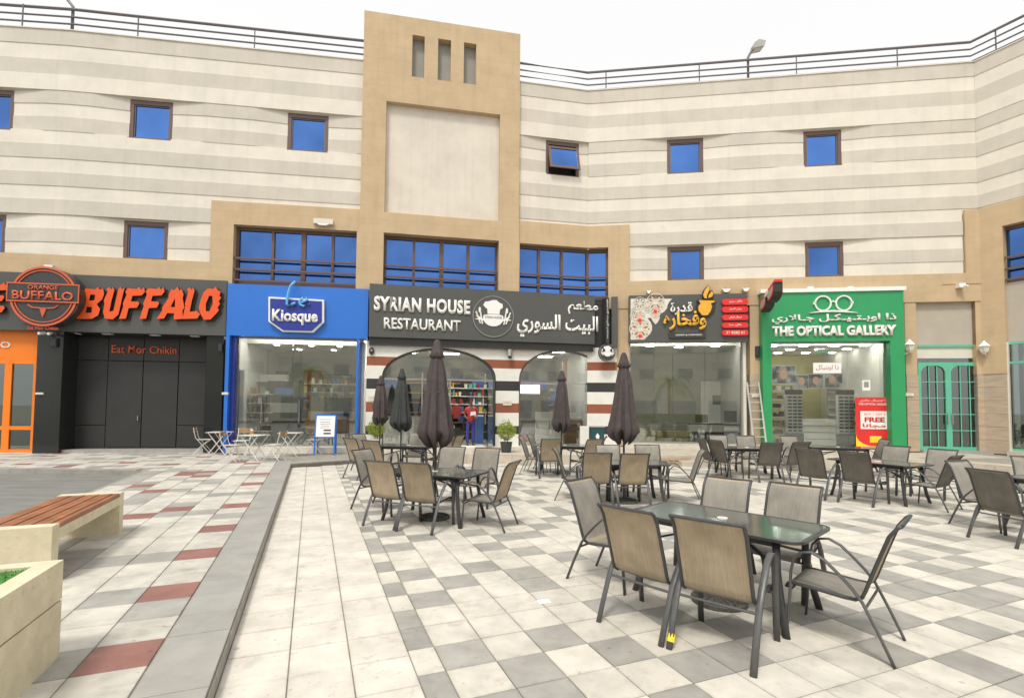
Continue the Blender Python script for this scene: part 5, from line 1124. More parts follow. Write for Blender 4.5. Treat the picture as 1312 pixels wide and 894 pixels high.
# ================================================================== FURNITURE
# sling chair, faces local +y, origin on the ground under the middle of the chair; rear feet at y = -.37
ARM = [(.27, .0), (.245, .30), (.235, .50), (.215, .60), (.165, .655), (.10, .668), (.02, .63), (-.06, .555), (-.14, .47), (-.20, .385), (-.29, .19), (-.37, 0)]
RAIL = [(.275, .365), (.262, .395), (.22, .405), (.08, .398), (-.08, .385), (-.155, .385), (-.195, .41), (-.215, .46), (-.26, .60), (-.315, .76), (-.35, .86), (-.395, .925), (-.42, .945)]
def make_chair(slot, label, front='slingfront', back='slingtan', fr='chairframe'):
    c = thing('patio_chair', label, 'chair', (0, 0, 0), 0, 'sling patio chairs around the tables'); ORG[c.name] = Vector((0, 0, 0))
    def sling(pts, name):
        mb = MB(); n = 6
        for sgn, mi, off in ((1, 0, .003), (-1, 1, -.003)):
            rows = []
            for i, (y, z) in enumerate(pts):
                a = pts[max(0, i-1)]; b = pts[min(len(pts)-1, i+1)]; ty, tz = b[0]-a[0], b[1]-a[1]; l = math.hypot(ty, tz); ny, nz = tz/l*-1, ty/l
                row = []
                for k in range(n+1):
                    x = -.235+.47*k/n; sag = -.012*(1-(2*k/n-1)**2); row.append(mb.p(x, y+(-ny)*(-(sag+off)), z-nz*(sag+off)*1))
                rows.append(row)
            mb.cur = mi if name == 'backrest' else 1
            for i in range(len(rows)-1):
                for k in range(n): mb.face((rows[i][k], rows[i][k+1], rows[i+1][k+1], rows[i+1][k]))
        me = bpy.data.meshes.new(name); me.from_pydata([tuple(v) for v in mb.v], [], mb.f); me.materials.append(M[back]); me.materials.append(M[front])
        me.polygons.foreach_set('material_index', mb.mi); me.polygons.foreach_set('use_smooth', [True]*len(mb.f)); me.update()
        o = link(bpy.data.objects.new(name, me)); o.parent = c; return o
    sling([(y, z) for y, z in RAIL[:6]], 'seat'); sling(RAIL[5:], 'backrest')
    for s in (-1, 1):
        MB().tube([(s*.275, y, z) for y, z in ARM], .0095, n=8, rx=.0235, ref=(1, 0, 0)).build('leg_and_arm', fr, c, smooth=True)
        MB().tube([(s*.24, y, z) for y, z in RAIL], .014, n=6, rx=.0145).build('side_rail', 'frame', c, smooth=True)
    MB().tube([(-.24, -.42, .945), (.24, -.42, .945)], .012, n=6, rx=.014, ref=(0, 1, 0)).build('top_rail', 'frame', c)
    MB().tube([(-.275, .245, .355), (.275, .245, .355)], .010, n=6, ref=(0, 1, 0)).build('stretcher', fr, c)
    MB().tube([(-.275, -.215, .345), (.275, -.215, .345)], .010, n=6, ref=(0, 1, 0)).build('stretcher', fr, c)
    return c
def lay(o, x, y, rz, z=0): o.location = (x, y, z); o.rotation_euler = (0, 0, rz)
used = {}
def chair(mx, my, fwd, kind, label, z=0.0, shift=0.0):
    """mx,my: ground point midway between the rear feet; fwd: facing direction in degrees"""
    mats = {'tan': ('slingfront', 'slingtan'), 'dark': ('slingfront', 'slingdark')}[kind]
    if kind not in used: used[kind] = make_chair(kind, label, *mats); o = used[kind]
    else: o = copytree(used[kind])
    o['label'] = label; a = math.radians(fwd+random.uniform(-2, 2)); f = Vector((math.cos(a), math.sin(a)))
    lay(o, mx+f.x*.37, my+f.y*.37, a-math.pi/2, z); o.scale = (random.uniform(.985, 1.015), random.uniform(.98, 1.02), random.uniform(.985, 1.012)); return o
def make_table(label, hx=.76, hy=.43):
    t = thing('patio_table', label, 'table', (0, 0, 0), 0, 'glass topped patio tables'); ORG[t.name] = Vector((0, 0, 0))
    def rr(hx, hy, r, n=6):
        p = []
        for cx, cy, a0 in ((hx-r, hy-r, 0), (-hx+r, hy-r, 90), (-hx+r, -hy+r, 180), (hx-r, -hy+r, 270)):
            p += [(cx+r*math.cos(math.radians(a0+90*k/n)), cy+r*math.sin(math.radians(a0+90*k/n))) for k in range(n+1)]
        return p
    MB().slab(rr(hx-.012, hy-.012, .12), .713, .72).build('table_top', 'tableglass', t)
    o = rr(hx, hy, .13); i = rr(hx-.03, hy-.03, .10); mb = MB(); n = len(o)
    A = [mb.p(x, y, .70) for x, y in o]; B = [mb.p(x, y, .7215) for x, y in o]; C_ = [mb.p(x, y, .7215) for x, y in i]; D_ = [mb.p(x, y, .70) for x, y in i]
    for k in range(n):
        j = (k+1) % n
        for P, Q in ((A, B), (B, C_), (C_, D_), (D_, A)): mb.face((P[k], P[j], Q[j], Q[k]))
    mb.build('rim', 'frame', t)
    for sx in (-1, 1):
        for sy in (-1, 1):
            MB().tube([(sx*(hx-.20), sy*(hy-.10), .70), (sx*(hx-.19), sy*(hy-.09), .45), (sx*(hx-.15), sy*(hy-.06), .18), (sx*(hx-.11), sy*(hy-.03), 0)], .018, n=8, rx=.030).build('leg', 'frame', t, smooth=True)
            MB().tube([(sx*(hx-.19), sy*(hy-.09), .48), (sx*.30, sy*.12, .56), (sx*.06, sy*.03, .60)], .011, n=4, rx=.018).build('brace', 'frame', t)
    for sy in (-1, 1): MB().box(-hx+.2, hx-.2, sy*(hy-.11)-.008, sy*(hy-.11)+.008, .64, .69).build('apron', 'frame', t)
    for sx in (-1, 1): MB().box(sx*(hx-.21)-.008, sx*(hx-.21)+.008, -hy+.12, hy-.12, .642, .688).build('apron', 'frame', t)
    mb = MB(); mb.lathe([(.045, .719), (.045, .728), (.026, .728), (.026, .719)], 14); mb.build('umbrella_hole_ring', 'signwhite', t)
    return t
TABLE = None
def table(x, y, deg, label, z=0):
    global TABLE
    if TABLE is None: TABLE = make_table(label); o = TABLE
    else: o = copytree(TABLE)
    o['label'] = label; lay(o, x, y, math.radians(deg), z); return o
def base(x, y, label, z=0, r=.235):
    o = thing('umbrella_base', label, 'umbrella base', (x, y, z), random.uniform(0, 3), 'round umbrella bases under the tables'); ORG[o.name] = Vector((0, 0, 0))
    MB().lathe([(r*.97, 0), (r, .012), (r, .04), (r*.95, .05), (r*.9, .044), (r*.55, .056), (r*.3, .064), (.03, .07)], 32).build('base_plate', 'basestone', o, smooth=False)
    mb = MB()
    for k in range(16):
        a = k*math.pi/8; mb.tube([(r*.32*math.cos(a), r*.32*math.sin(a), .066), (r*.62*math.cos(a+.2), r*.62*math.sin(a+.2), .062), (r*.86*math.cos(a), r*.86*math.sin(a), .05)], .008, n=4)
    mb.build('moulded_scrolls', 'basestone', o)
    MB().lathe([(.03, .06), (.03, .34), (.024, .34)], 12).build('pole_socket', 'frame', o); return o
def umbrella(x, y, label, mat, top=2.70, hem=1.15, wide=.30, seed=0, z=0):
    o = thing('closed_umbrella', label, 'umbrella', (x, y, z), seed*1.3, 'closed parasols standing at the tables'); ORG[o.name] = Vector((0, 0, 0))
    MB().tube([(0, 0, .05), (0, 0, top-.03)], .019, n=10).build('pole', 'frame', o, smooth=True)
    rg_ = random.Random(seed); ph = rg_.random()*6
    H = top-hem; prof = [(.035, top-.30*H*.6), (.10, top-.22*H), (.132, top-.32*H), (.158, top-.5*H), (.190, top-.68*H), (wide*.84, top-.80*H), (wide*.93, top-.88*H), (wide*.96, top-.925*H), (wide*.88, hem+.05), (wide*.62, hem-.02), (wide*.34, hem-.05)]
    n = 112; mb = MB(); rings = []
    tri = lambda q: 4*abs(((q/(2*math.pi)) % 1)-.5)-1
    for r_, h in [(.05, top-.10*H)]+prof[1:]:
        fr = min(1, max(0, (top-h)/H)); ring = []
        for k in range(n):
            a = 2*math.pi*k/n; f = 1+(.07+.17*fr)*tri(7*a+ph+.55*math.sin(2*a+ph)+fr*.9)+.07*fr*tri(17*a+2*ph+fr*1.5)+.03*math.sin(2*a+ph+fr*3)
            dz = (.035*math.sin(8*a+ph+1.2)+.02*math.sin(5*a))*(1.6 if fr > .93 else 0)
            ring.append(mb.p(r_*f*math.cos(a), r_*f*math.sin(a), h+dz))
        rings.append(ring)
    for i in range(len(rings)-1):
        for k in range(n): mb.face((rings[i][k], rings[i][(k+1) % n], rings[i+1][(k+1) % n], rings[i+1][k]))
    mb.build('canopy', mat, o, smooth=True)
    mb = MB(); rings = []
    for r_, h in ((.012, top+.02), (.04, top-.0), (.055, top-.05), (.085, top-.17), (.115, top-.25), (.10, top-.262)):
        rings.append([mb.p(r_*(1+.10*math.sin(8*2*math.pi*k/32+ph)*(h < top-.04))*math.cos(2*math.pi*k/32), r_*(1+.10*math.sin(8*2*math.pi*k/32+ph)*(h < top-.04))*math.sin(2*math.pi*k/32), h+(.012*math.sin(8*2*math.pi*k/32+ph) if h < top-.2 else 0)) for k in range(32)])
    for i in range(len(rings)-1):
        for k in range(32): mb.face((rings[i][k], rings[i][(k+1) % 32], rings[i+1][(k+1) % 32], rings[i+1][k]))
    mb.face(rings[0]); mb.build('vent_cap', mat, o, smooth=True)
    for k in range(8):
        a = 2*math.pi*k/8+.2; MB().tube([(wide*.55*math.cos(a), wide*.55*math.sin(a), hem+.06), (wide*.5*math.cos(a), wide*.5*math.sin(a), hem-.06)], .008, n=5).build('rib_tip', 'letteredge', o)
    MB().lathe([(.13, top-.50*H), (.155, top-.52*H), (.145, top-.55*H)], 24).build('tie_strap', mat, o); return o
# --- nearest table
table(1.90, 4.48, -47, 'nearest table, dark glass top with a round base beneath, six chairs around it'); base(1.84, 4.42, 'round moulded umbrella base under the nearest glass table, no umbrella in it')
chair(.885, 3.79, 45, 'tan', 'left one of the two tan backed chairs with backs to us at the nearest table')
chair(1.335, 3.38, 50, 'tan', 'tan backed chair closest to the camera, with yellow tape on its foot')
chair(2.73, 3.53, 136, 'tan', 'side view chair pulled out at the right end of the nearest table')
chair(.745, 5.19, -41, 'tan', 'grey fronted chair at the left end of the nearest table, facing right')
chair(2.32, 5.36, -133, 'tan', 'grey fronted chair facing us behind the nearest table, left one of the pair')
chair(2.84, 5.0, -136, 'tan', 'grey fronted chair facing us behind the nearest table, right one of the pair')
# --- table by the walkway border
table(-1.16, 7.55, -22, 'glass table with a parasol through it near the pale walkway border'); base(-1.16, 7.58, 'round umbrella base under the glass table near the walkway border')
umbrella(-1.16, 7.58, 'tall closed dark plum parasol in front of the left striped arch', 'umbrella', 2.71, 1.17, .255, 1)
chair(-1.85, 6.93, 64, 'tan', 'tan backed chair, left one of the front pair at the table near the walkway border')
chair(-1.30, 6.66, 70, 'tan', 'tan backed chair, right one of the front pair at the table near the walkway border')
chair(.01, 7.0, 160, 'tan', 'side view chair at the right end of the table near the walkway border')
chair(-2.52, 8.45, -22, 'tan', 'grey fronted chair at the left end of the table near the walkway border')
chair(-1.10, 9.25, -105, 'tan', 'chair facing us just right of the tall plum parasol pole')
chair(-.44, 8.95, -108, 'tan', 'chair facing us behind the side view chair at the walkway table')
# --- back left table
table(-2.6, 12.5, -8, 'far left glass table in front of the left striped arch'); base(-2.85, 12.77, 'round base of the dark green parasol at the far left table')
umbrella(-2.85, 12.77, 'closed dark green grey parasol left of the tall plum one', 'umbrelladark', 2.66, 1.16, .26, 2)
umbrella(-3.75, 14.1, 'slim closed dark parasol furthest left by the striped pier', 'umbrella', 2.55, 1.25, .20, 3); base(-3.75, 14.1, 'round base of the slim parasol furthest left')
chair(-3.72, 11.45, 52, 'tan', 'tan backed chair furthest left, leaning over the walkway corner')
chair(-3.12, 11.0, 62, 'tan', 'tan backed chair right beside the furthest left chair')
chair(-4.1, 13.3, -25, 'tan', 'chair at the left end of the far left table below the potted shrub')
chair(-1.55, 12.2, 155, 'tan', 'tan backed chair at the right end of the far left table, front one')
chair(-1.35, 12.9, 160, 'tan', 'tan backed chair at the right end of the far left table, rear one')
chair(-2.6, 13.75, -92, 'tan', 'far chair behind the far left table facing us')
# --- centre table
table(2.05, 9.05, -2, 'dark glass table with plum parasol in the centre of the court'); base(2.05, 9.0, 'round umbrella base under the centre table')
umbrella(2.04, 9.0, 'closed plum parasol standing right of the striped arches', 'umbrella', 2.70, 1.16, .255, 4)
chair(1.47, 8.47, 88, 'tan', 'tan backed chair, left of the front pair at the centre table')
chair(2.10, 8.42, 92, 'tan', 'tan backed chair, right of the front pair at the centre table')
chair(3.47, 9.05, 168, 'tan', 'side view chair with looped arms at the right end of the centre table')
chair(.84, 9.36, -10, 'tan', 'grey fronted chair at the left end of the centre table')
chair(1.98, 10.18, -92, 'tan', 'chair facing us behind the centre table, left of the parasol pole')
chair(2.76, 10.08, -94, 'tan', 'chair facing us behind the centre table, right of the parasol pole')
# --- back centre table
table(1.40, 12.95, -8, 'glass table with small plum parasol before the right striped arch'); base(1.3, 12.89, 'round umbrella base under the table before the right arch')
umbrella(1.3, 12.89, 'closed plum parasol in front of the right striped arch', 'umbrella', 2.66, 1.16, .24, 5)
chair(.26, 12.9, -14, 'tan', 'grey fronted chair, front one of two at the left end of the right arch table')
chair(.52, 13.5, -20, 'tan', 'grey fronted chair, rear one of two at the left end of the right arch table')
chair(.95, 11.85, 96, 'tan', 'tan backed chair with its back to us at the right arch table')
chair(2.45, 13.0, 172, 'tan', 'chair at the right end of the right arch table by the dark green menu stand')
chair(2.0, 11.9, 118, 'tan', 'chair with looped arms half hidden between the centre and right arch tables')
# --- table before the cookery shop
table(6.05, 12.75, -4, 'glass table in front of the cookery shop glass'); 
chair(4.82, 12.62, 0, 'dark', 'dark chair at the left end of the cookery shop table facing right')
chair(5.9, 14.15, -96, 'dark', 'grey fronted chair behind the cookery shop table, left one')
chair(6.58, 13.95, -98, 'dark', 'grey fronted chair behind the cookery shop table, right one')
chair(6.02, 11.47, 84, 'dark', 'left dark chair with its back to us at the cookery shop table')
chair(6.80, 11.65, 104, 'dark', 'right dark chair with its back to us at the cookery shop table')
chair(5.0, 11.3+.9, 20, 'dark', 'dark chair tucked at the front left corner of the cookery shop table')
# --- table before the optical shop
table(8.7, 13.2, -15, 'glass table in front of the ladder and optical shop window')
chair(8.0, 14.3, -90, 'dark', 'chair behind the optical window table')
chair(9.7, 12.9, 170, 'dark', 'chair at the right end of the optical window table')
# --- table before the poster
table(7.05, 9.55, -64, 'glass table between the cookery shop chairs and the mint doors')
chair(5.72, 9.55, 33, 'dark', 'dark backed chair, left of the pair in front of the red poster')
chair(6.16, 8.92, 33, 'dark', 'dark backed chair, right of the pair in front of the red poster')
chair(7.55, 8.45, 118, 'dark', 'dark backed chair facing away at the near end of the poster table')
chair(8.10, 10.45, -150, 'dark', 'grey fronted chair behind the poster table under the red poster')
chair(8.60, 9.90, -155, 'dark', 'grey fronted chair behind the poster table under the mint doors')
# --- right edge table
table(7.95, 6.95, 100, 'glass table cut by the right edge of the picture')
chair(6.88, 7.62, -72, 'dark', 'grey fronted chair left of the right edge table, leaning back')
chair(6.2, 6.45, 10, 'dark', 'dark backed chair closest to the right edge, side on to us')
chair(8.75, 8.35, -118, 'dark', 'grey fronted chair cut by the right edge of the picture')
# yellow tape on two feet
for px_, py_, lb in ((857.5, 822, 'band of yellow tape on a rear foot of the closest tan chair'), (507, 676, 'band of yellow tape on a chair foot near the walkway border')):
    pass
tp_ = thing('foot_tape', 'ring of yellow tape round the left rear foot of the closest chair', 'tape', (0, 0, 0)); 
_a = math.radians(50); _f = Vector((math.cos(_a), math.sin(_a))); _s = Vector((_f.y, -_f.x))
_p = Vector((1.335, 3.38))-_s*.275+_f*.034
tp_.location = (_p.x, _p.y, .075); tp_.rotation_euler = (0, 0, _a-math.pi/2); ORG[tp_.name] = Vector((0, 0, 0)); MB().tube([(0, -.012, -.025), (0, .012, .025)], .0165, n=6, rx=.0285).build('tape_band', 'brightyellow', tp_)

# ================================================================== SLATTED BISTRO SETS ON THE TERRACE
TZ_ = .123
def X(mb, pts, r=.011): mb.tube(pts, r, n=5)
def make_bchair(label, wood='bistrowood'):
    c = thing('folding_chair', label, 'chair', (0, 0, 0), 0, 'white folding bistro chairs'); ORG[c.name] = Vector((0, 0, 0))
    for s in (-1, 1):
        MB().tube([(s*.20, .22, 0), (s*.19, -.02, .30), (s*.185, -.20, .52), (s*.18, -.27, .84)], .010, n=5, rx=.013).build('leg', 'bistrowhite', c)
        MB().tube([(s*.17, -.26, 0), (s*.165, -.03, .28), (s*.16, .18, .45)], .010, n=5, rx=.013).build('leg', 'bistrowhite', c)
    for i in range(6): MB().box(-.19, .19, -.16+i*.062, -.112+i*.062, .45, .466).build('seat_slat', 'bistrowhite', c)
    for i in range(2): MB().box(-.18, .18, -.276-.0*i, -.26, .69+i*.08, .745+i*.08).build('back_slat', wood, c)
    MB().tube([(-.2, .18, .09), (.2, .18, .09)], .008, n=5, ref=(0, 1, 0)).build('stretcher', 'bistrowhite', c); return c
def make_btable(label, hw=.30):
    c = thing('folding_table', label, 'table', (0, 0, 0), 0, 'white folding bistro tables'); ORG[c.name] = Vector((0, 0, 0))
    for i in range(8): MB().box(-hw, hw, -hw+i*.076, -hw+.064+i*.076, .71, .726).build('top_slat', 'bistrowhite', c)
    for s in (-1, 1):
        MB().tube([(-.27, s*.24, 0), (.26, s*.24, .71)], .011, n=5, rx=.014).build('leg', 'bistrowhite', c); MB().tube([(.27, s*.21, 0), (-.26, s*.21, .71)], .011, n=5, rx=.014).build('leg', 'bistrowhite', c)
    for x in (-.2, .2): MB().tube([(x*1.2, -.24, .06), (x*1.2, .24, .06)], .008, n=5).build('stretcher', 'bistrowhite', c)
    return c
def onT(px, py, z=TZ_): p = gnd(px, py, z); return p.x, p.y
bc = make_bchair('white folding chair with wooden back slats in front of the black doors, furthest left'); x, y = onT(261, 581); lay(bc, x, y, math.radians(-90+20), TZ_)
def bch(px, py, deg, label): o = copytree(bc); o['label'] = label; x, y = onT(px, py); lay(o, x, y, math.radians(deg), TZ_)
bt = make_btable('white folding table in front of the blue pier, left one of three'); x, y = onT(281, 583); lay(bt, x, y, math.radians(8), TZ_)
def bta(px, py, deg, label): o = copytree(bt); o['label'] = label; x, y = onT(px, py); lay(o, x, y, math.radians(deg), TZ_)
bch(297, 591, -88, 'white folding chair in profile left of the middle folding table')
bch(309, 583, 190, 'white folding chair with wooden back behind the middle folding table')
bta(325, 590, -6, 'white folding table nearest us, middle one of three'); bch(351, 590, 84, 'white folding chair in profile right of the middle folding table')
bta(372, 584, 5, 'white folding table right one of three, before the kiosk door'); bch(404, 581, 95, 'small white folding chair beside the blue menu board')
# tissue and bottle on middle table
x, y = onT(322, 588); o = thing('napkin_holder', 'small wooden napkin holder on the middle folding table', 'napkin holder', (x, y, TZ_+.727)); ORG[o.name] = Vector((0, 0, 0)); MB().box(-.05, .05, -.03, .03, 0, .10).build('holder', 'bistrowood', o); MB().box(-.04, .04, -.02, .02, .10, .13).build('napkins', 'paper', o)
# blue menu board
x, y = onT(417, 582, TZ_); mbd = thing('menu_board', 'blue framed white menu board standing before the kiosk window', 'sign', (x, y, TZ_), math.radians(12)); ORG[mbd.name] = Vector((0, 0, 0))
lean = lambda z, s=1: -.30*s*(1-z/1.28)
for s in (-1, 1):
    MB().tube([(s*.30, lean(0), 0), (s*.30, lean(1.28), 1.28)], .02, n=4, rx=.025).build('leg', 'blueclad', mbd); MB().tube([(s*.28, lean(0, -1), 0), (s*.30, .02, 1.27)], .018, n=4, rx=.022).build('rear_leg', 'blueclad', mbd)
for z0, z1 in ((.55, .60), (1.22, 1.30)): MB().box(-.30, .30, lean((z0+z1)/2)-.02, lean((z0+z1)/2)+.01, z0, z1).build('crossbar', 'blueclad', mbd)
bd = MB(lambda u, d, z: Vector((u, lean(z)-.022+d, z))); bd.box(-.28, .28, -.01, .01, .58, 1.24); bd.build('board', 'signwhite', mbd)
bd = MB(lambda u, d, z: Vector((u, lean(z)-.034+d, z)))
for z0, w_ in ((1.12, .2), (1.04, .16), (.98, .18), (.92, .14), (.86, .17)): bd.box(-w_, w_*.8, -.002, .0, z0, z0+.012)
bd.build('print_lines', 'navy', mbd)
bd = MB(lambda u, d, z: Vector((u, lean(z)-.034+d, z))); bd.box(-.05, .17, -.003, 0, .76, .81); bd.box(-.05, .17, -.003, 0, .66, .71); bd.build('black_bars', 'blackpanel', mbd)
# ================================================================== BENCH, PLANTER
bx, by = -4.78, 6.15; cx_, cy_ = -4.02, 4.38; ang = math.atan2(cy_-by, cx_-bx); Lb = math.hypot(cx_-bx, cy_-by)
be = thing('park_bench', 'concrete bench with red brown wooden slats on the red and grey terrace', 'bench', (bx, by, .12), ang); ORG[be.name] = Vector((0, 0, 0))
BW = .60; HB = .50      # local x from far end to near end, local -y towards the left (away)
def bev(mb, x0, x1, y0, y1, z0, z1, r=.015):
    poly = [(x0+r, z0), (x1-r, z0), (x1, z0+r), (x1, z1-r), (x1-r, z1), (x0+r, z1), (x0, z1-r), (x0, z0+r)]; mb.prism(poly, y0, y1); return mb
sgn = -1
MB().box(0, .14, 0, -BW, 0, HB).build('end_block', 'benchstone', be); MB().box(Lb-.14, Lb, 0, -BW, 0, HB).build('end_block', 'benchstone', be)
for y0 in (0, -BW+.07): MB().box(.14, Lb-.14, y0, y0-.07, HB-.14, HB-.045).build('side_beam', 'benchstone', be)
for i in range(9): y0 = -.006-i*.0655; MB().slab([(.145, y0-.053), (Lb-.145, y0-.056), (Lb-.145, y0), (.145, y0)], HB-.05, HB-.004+.004*(i % 2)).build('seat_slat', 'benchwood', be)
# second bench piece is hidden; planter
pl = thing('planter', 'cream stone planter box filled with green turf at the lower left corner', 'planter', (-2.81, 3.15, .12), 0); ORG[pl.name] = Vector((-2.81, 3.15, .12))
pc = gp(-1.425, 3.97)
def gb(mb, a0, a1, b0, b1, z0, z1): return mb.slab([tuple(gp(a0, b0)), tuple(gp(a1, b0)), tuple(gp(a1, b1)), tuple(gp(a0, b1))], z0, z1)
A0, A1, B0, B1 = -3.6, -1.425, .9, 3.97; wl = .11
for (z0, z1, ins) in ((.0, .35, .0), (.362, .60, .0)):
    for nm, a in (('side', (A1-wl, A1, B0, B1)), ('side', (A0, A0+wl, B0, B1)), ('side', (A0+wl, A1-wl, B1-wl, B1)), ('side', (A0+wl, A1-wl, B0, B0+wl))):
        mb = MB(); gb(mb, *a, .12+z0, .12+z1); mb.build('stone_block', 'benchstone', pl)
mb = MB(); gb(mb, A0+.01, A1-.01, B0+.01, B1-.01, .125, .60); mb.build('core', 'grout', pl)
mb = MB(); gb(mb, A0+wl, A1-wl, B0+wl, B1-wl, 0.60, .703); tf = mb.build('turf_base', 'turf', pl)
mb = MB(); rg2 = random.Random(3)
for _ in range(9000):
    a, b = rg2.uniform(A0+wl, A1-wl), rg2.uniform(B0+wl+.3, B1-wl); p = gp(a, b); an = rg2.uniform(0, 6.28); l = .010; dx, dy = l*math.cos(an)*.3, l*math.sin(an)*.3; h = rg2.uniform(.012, .028); tx, ty = rg2.uniform(-.012, .012), rg2.uniform(-.012, .012)
    mb.face((mb.p(p.x-dx, p.y-dy, .702), mb.p(p.x+dx, p.y+dy, .702), mb.p(p.x+tx, p.y+ty, .703+h)))
g_ = mb.build('turf_blades', 'turf', pl); g_['kind'] = 'stuff'
# ================================================================== POTTED SHRUBS, LADDER, BIN, PERSON, INTERIORS
def shrub(px, py, z, label, seed, potm='pot', ph=.30):
    p = gnd(px, py, z); o = thing('potted_shrub', label, 'plant', (p.x, p.y, z), 0, 'potted shrubs beside the left arch'); ORG[o.name] = Vector((0, 0, 0)); r = random.Random(seed)
    MB().lathe([(.15, 0), (.19, ph), (.20, ph+.02), (.17, ph+.02), (.165, ph-.03)], 18).build('pot', potm, o)
    MB().disc(0, 0, .16, 0, .001)  
    for k in range(7): a = r.uniform(0, 6.28); MB().tube([(0.03*math.cos(a), .03*math.sin(a), ph-.02), (.12*math.cos(a), .12*math.sin(a), ph+.3)], .007, n=4).build('stem', 'bistrowood', o)
    mb = MB()
    for _ in range(1500):
        a = r.uniform(0, 6.28); e = r.uniform(-1, 1); rr_ = (.30+.05*math.sin(3*a+seed))*r.uniform(.45, 1)**.5; x, y, zc = rr_*math.cos(a)*math.sqrt(1-e*e), rr_*math.sin(a)*math.sqrt(1-e*e), ph+.36+.27*e*r.uniform(.8, 1.1)
        if r.random() < .12: zc += .1
        u = Vector((r.gauss(0, 1), r.gauss(0, 1), r.gauss(.3, 1))).normalized(); v = u.orthogonal().normalized(); l = r.uniform(.025, .055); q = l*.33; c0 = Vector((x, y, zc))
        mb.face([mb.p(*(c0-u*l*.5)), mb.p(*(c0+v*q)), mb.p(*(c0+u*l*.6)), mb.p(*(c0-v*q))])
    mb.build('foliage', 'leaf', o)
shrub(482, 574, .28, 'bright green shrub in a pot left of the left arch', 4, 'white'); shrub(648.5, 579, .28, 'bright green shrub in a dark pot between the two arches', 9)
ld_ = WT('ladder', 'silver aluminium ladder leaning on the stone pier by the green shop', 'ladder', 'D', 975, 570, -.75); 
tp2 = W('D', 965, 489, -.15); hL = tp2[1]-FLR; zf = .28-ld_.z; xo = tp2[0]-ld_.u
for s in (-.2, .2): mb = MB(); mb.tube([(s, 0, zf), (xo+s, .62, hL+zf)], .03, n=4, rx=.035, ref=(0, 1, 0)); ld_.add(mb, 'rail', 'aluminium')
for k_ in range(8): f = (k_+.6)/8; mb = MB(); mb.tube([(xo*f-.2, .62*f, zf+hL*f), (xo*f+.2, .62*f, zf+hL*f)], .014, n=6, ref=(0, 0, 1)); ld_.add(mb, 'rung', 'aluminium')
bn_ = WT('menu_stand', 'dark green box stand with a white leaf mark by the right striped pier', 'menu stand', 'C', 764, 572, -1.4); zf = .28-bn_.z
mb = MB(); mb.box(-.24, .24, -.12, .12, zf, zf+.75); bn_.add(mb, 'stand_body', 'bin'); mb = MB(); mb.box(-.26, .26, -.14, .14, zf+.75, zf+.79); bn_.add(mb, 'stand_top', 'plastergrey'); mb = MB(); mb.prism([(-.05, zf+.38), (.05, zf+.36), (.07, zf+.46), (0, zf+.56), (-.07, zf+.46)], -.125, -.12); bn_.add(mb, 'leaf_mark', 'signwhite')
mb = MB(); mb.box(-.62, -.3, -.1, -.07, zf+.1, zf+.8); bn_.add(mb, 'side_panel', 'inwhite')
# person in the doorway
def skin(name, chains, mat, parent, sub=1):
    """chains: lists of (x,y,z,r); first vertex of a later chain may repeat an earlier point to join it"""
    vs, es, rs, idx = [], [], [], {}
    for ch in chains:
        prev = None
        for (x, y, z, r, *q) in ch:
            key = (round(x, 4), round(y, 4), round(z, 4))
            if key not in idx: idx[key] = len(vs); vs.append((x, y, z)); rs.append((r, q[0] if q else r))
            i = idx[key]
            if prev is not None and prev != i: es.append((prev, i))
            prev = i
    me = bpy.data.meshes.new(name); me.from_pydata(vs, es, []); o = link(bpy.data.objects.new(name, me)); o.modifiers.new('s', 'SKIN'); 
    for i, sv in enumerate(me.skin_vertices[0].data): sv.radius = rs[i]; sv.use_root = (i == 0)
    if sub: ss = o.modifiers.new('ss', 'SUBSURF'); ss.levels = sub; ss.render_levels = sub
    dg = bpy.context.evaluated_depsgraph_get(); dg.update(); m2 = bpy.data.meshes.new_from_object(o.evaluated_get(dg)); bpy.data.objects.remove(o); bpy.data.meshes.remove(me)
    m2.polygons.foreach_set('use_smooth', [True]*len(m2.polygons)); m2.materials.clear(); m2.materials.append(M[mat]); m2.name = name
    o = link(bpy.data.objects.new(name, m2)); o.parent = parent; return o
pw = WT('person', 'person in a red shirt and blue trousers holding white papers inside the left arch doorway', 'person', 'C', 603, 563, .42); zf = FLR-pw.z-.02; PO = pw.o
Zp = lambda *c: [tuple([x, y, z+zf]+list(r)) for (x, y, z, *r) in c]
skin('body', [Zp((0, 0, .95, .10, .09), (0, 0, 1.12, .10, .08), (0, .0, 1.30, .12, .085), (0, -.01, 1.42, .05, .05), (0, -.015, 1.50, .048, .05), (0, -.03, 1.58, .072, .085), (0, -.03, 1.66, .07, .085), (0, -.02, 1.71, .045, .05)),
    Zp((0, .0, 1.30, .12, .085), (.17, 0, 1.36, .045, .045), (.23, .02, 1.12, .036, .036), (.17, -.14, .99, .028, .028), (.10, -.22, 1.02, .026, .018), (.06, -.27, 1.04, .018, .012)),
    Zp((0, .0, 1.30, .12, .085), (-.17, 0, 1.36, .045, .045), (-.23, .02, 1.12, .036, .036), (-.15, -.14, .98, .028, .028), (-.07, -.22, 1.02, .026, .018), (-.03, -.27, 1.04, .018, .012)),
    Zp((0, 0, .95, .10, .09), (.08, 0, .85, .075, .08), (.09, 0, .48, .05, .055), (.09, .02, .08, .032, .036), (.10, -.10, .03, .035, .025)),
    Zp((0, 0, .95, .10, .09), (-.08, 0, .85, .075, .08), (-.10, 0, .48, .05, .055), (-.11, .02, .08, .032, .036), (-.12, -.10, .03, .035, .025))], 'skin', PO)
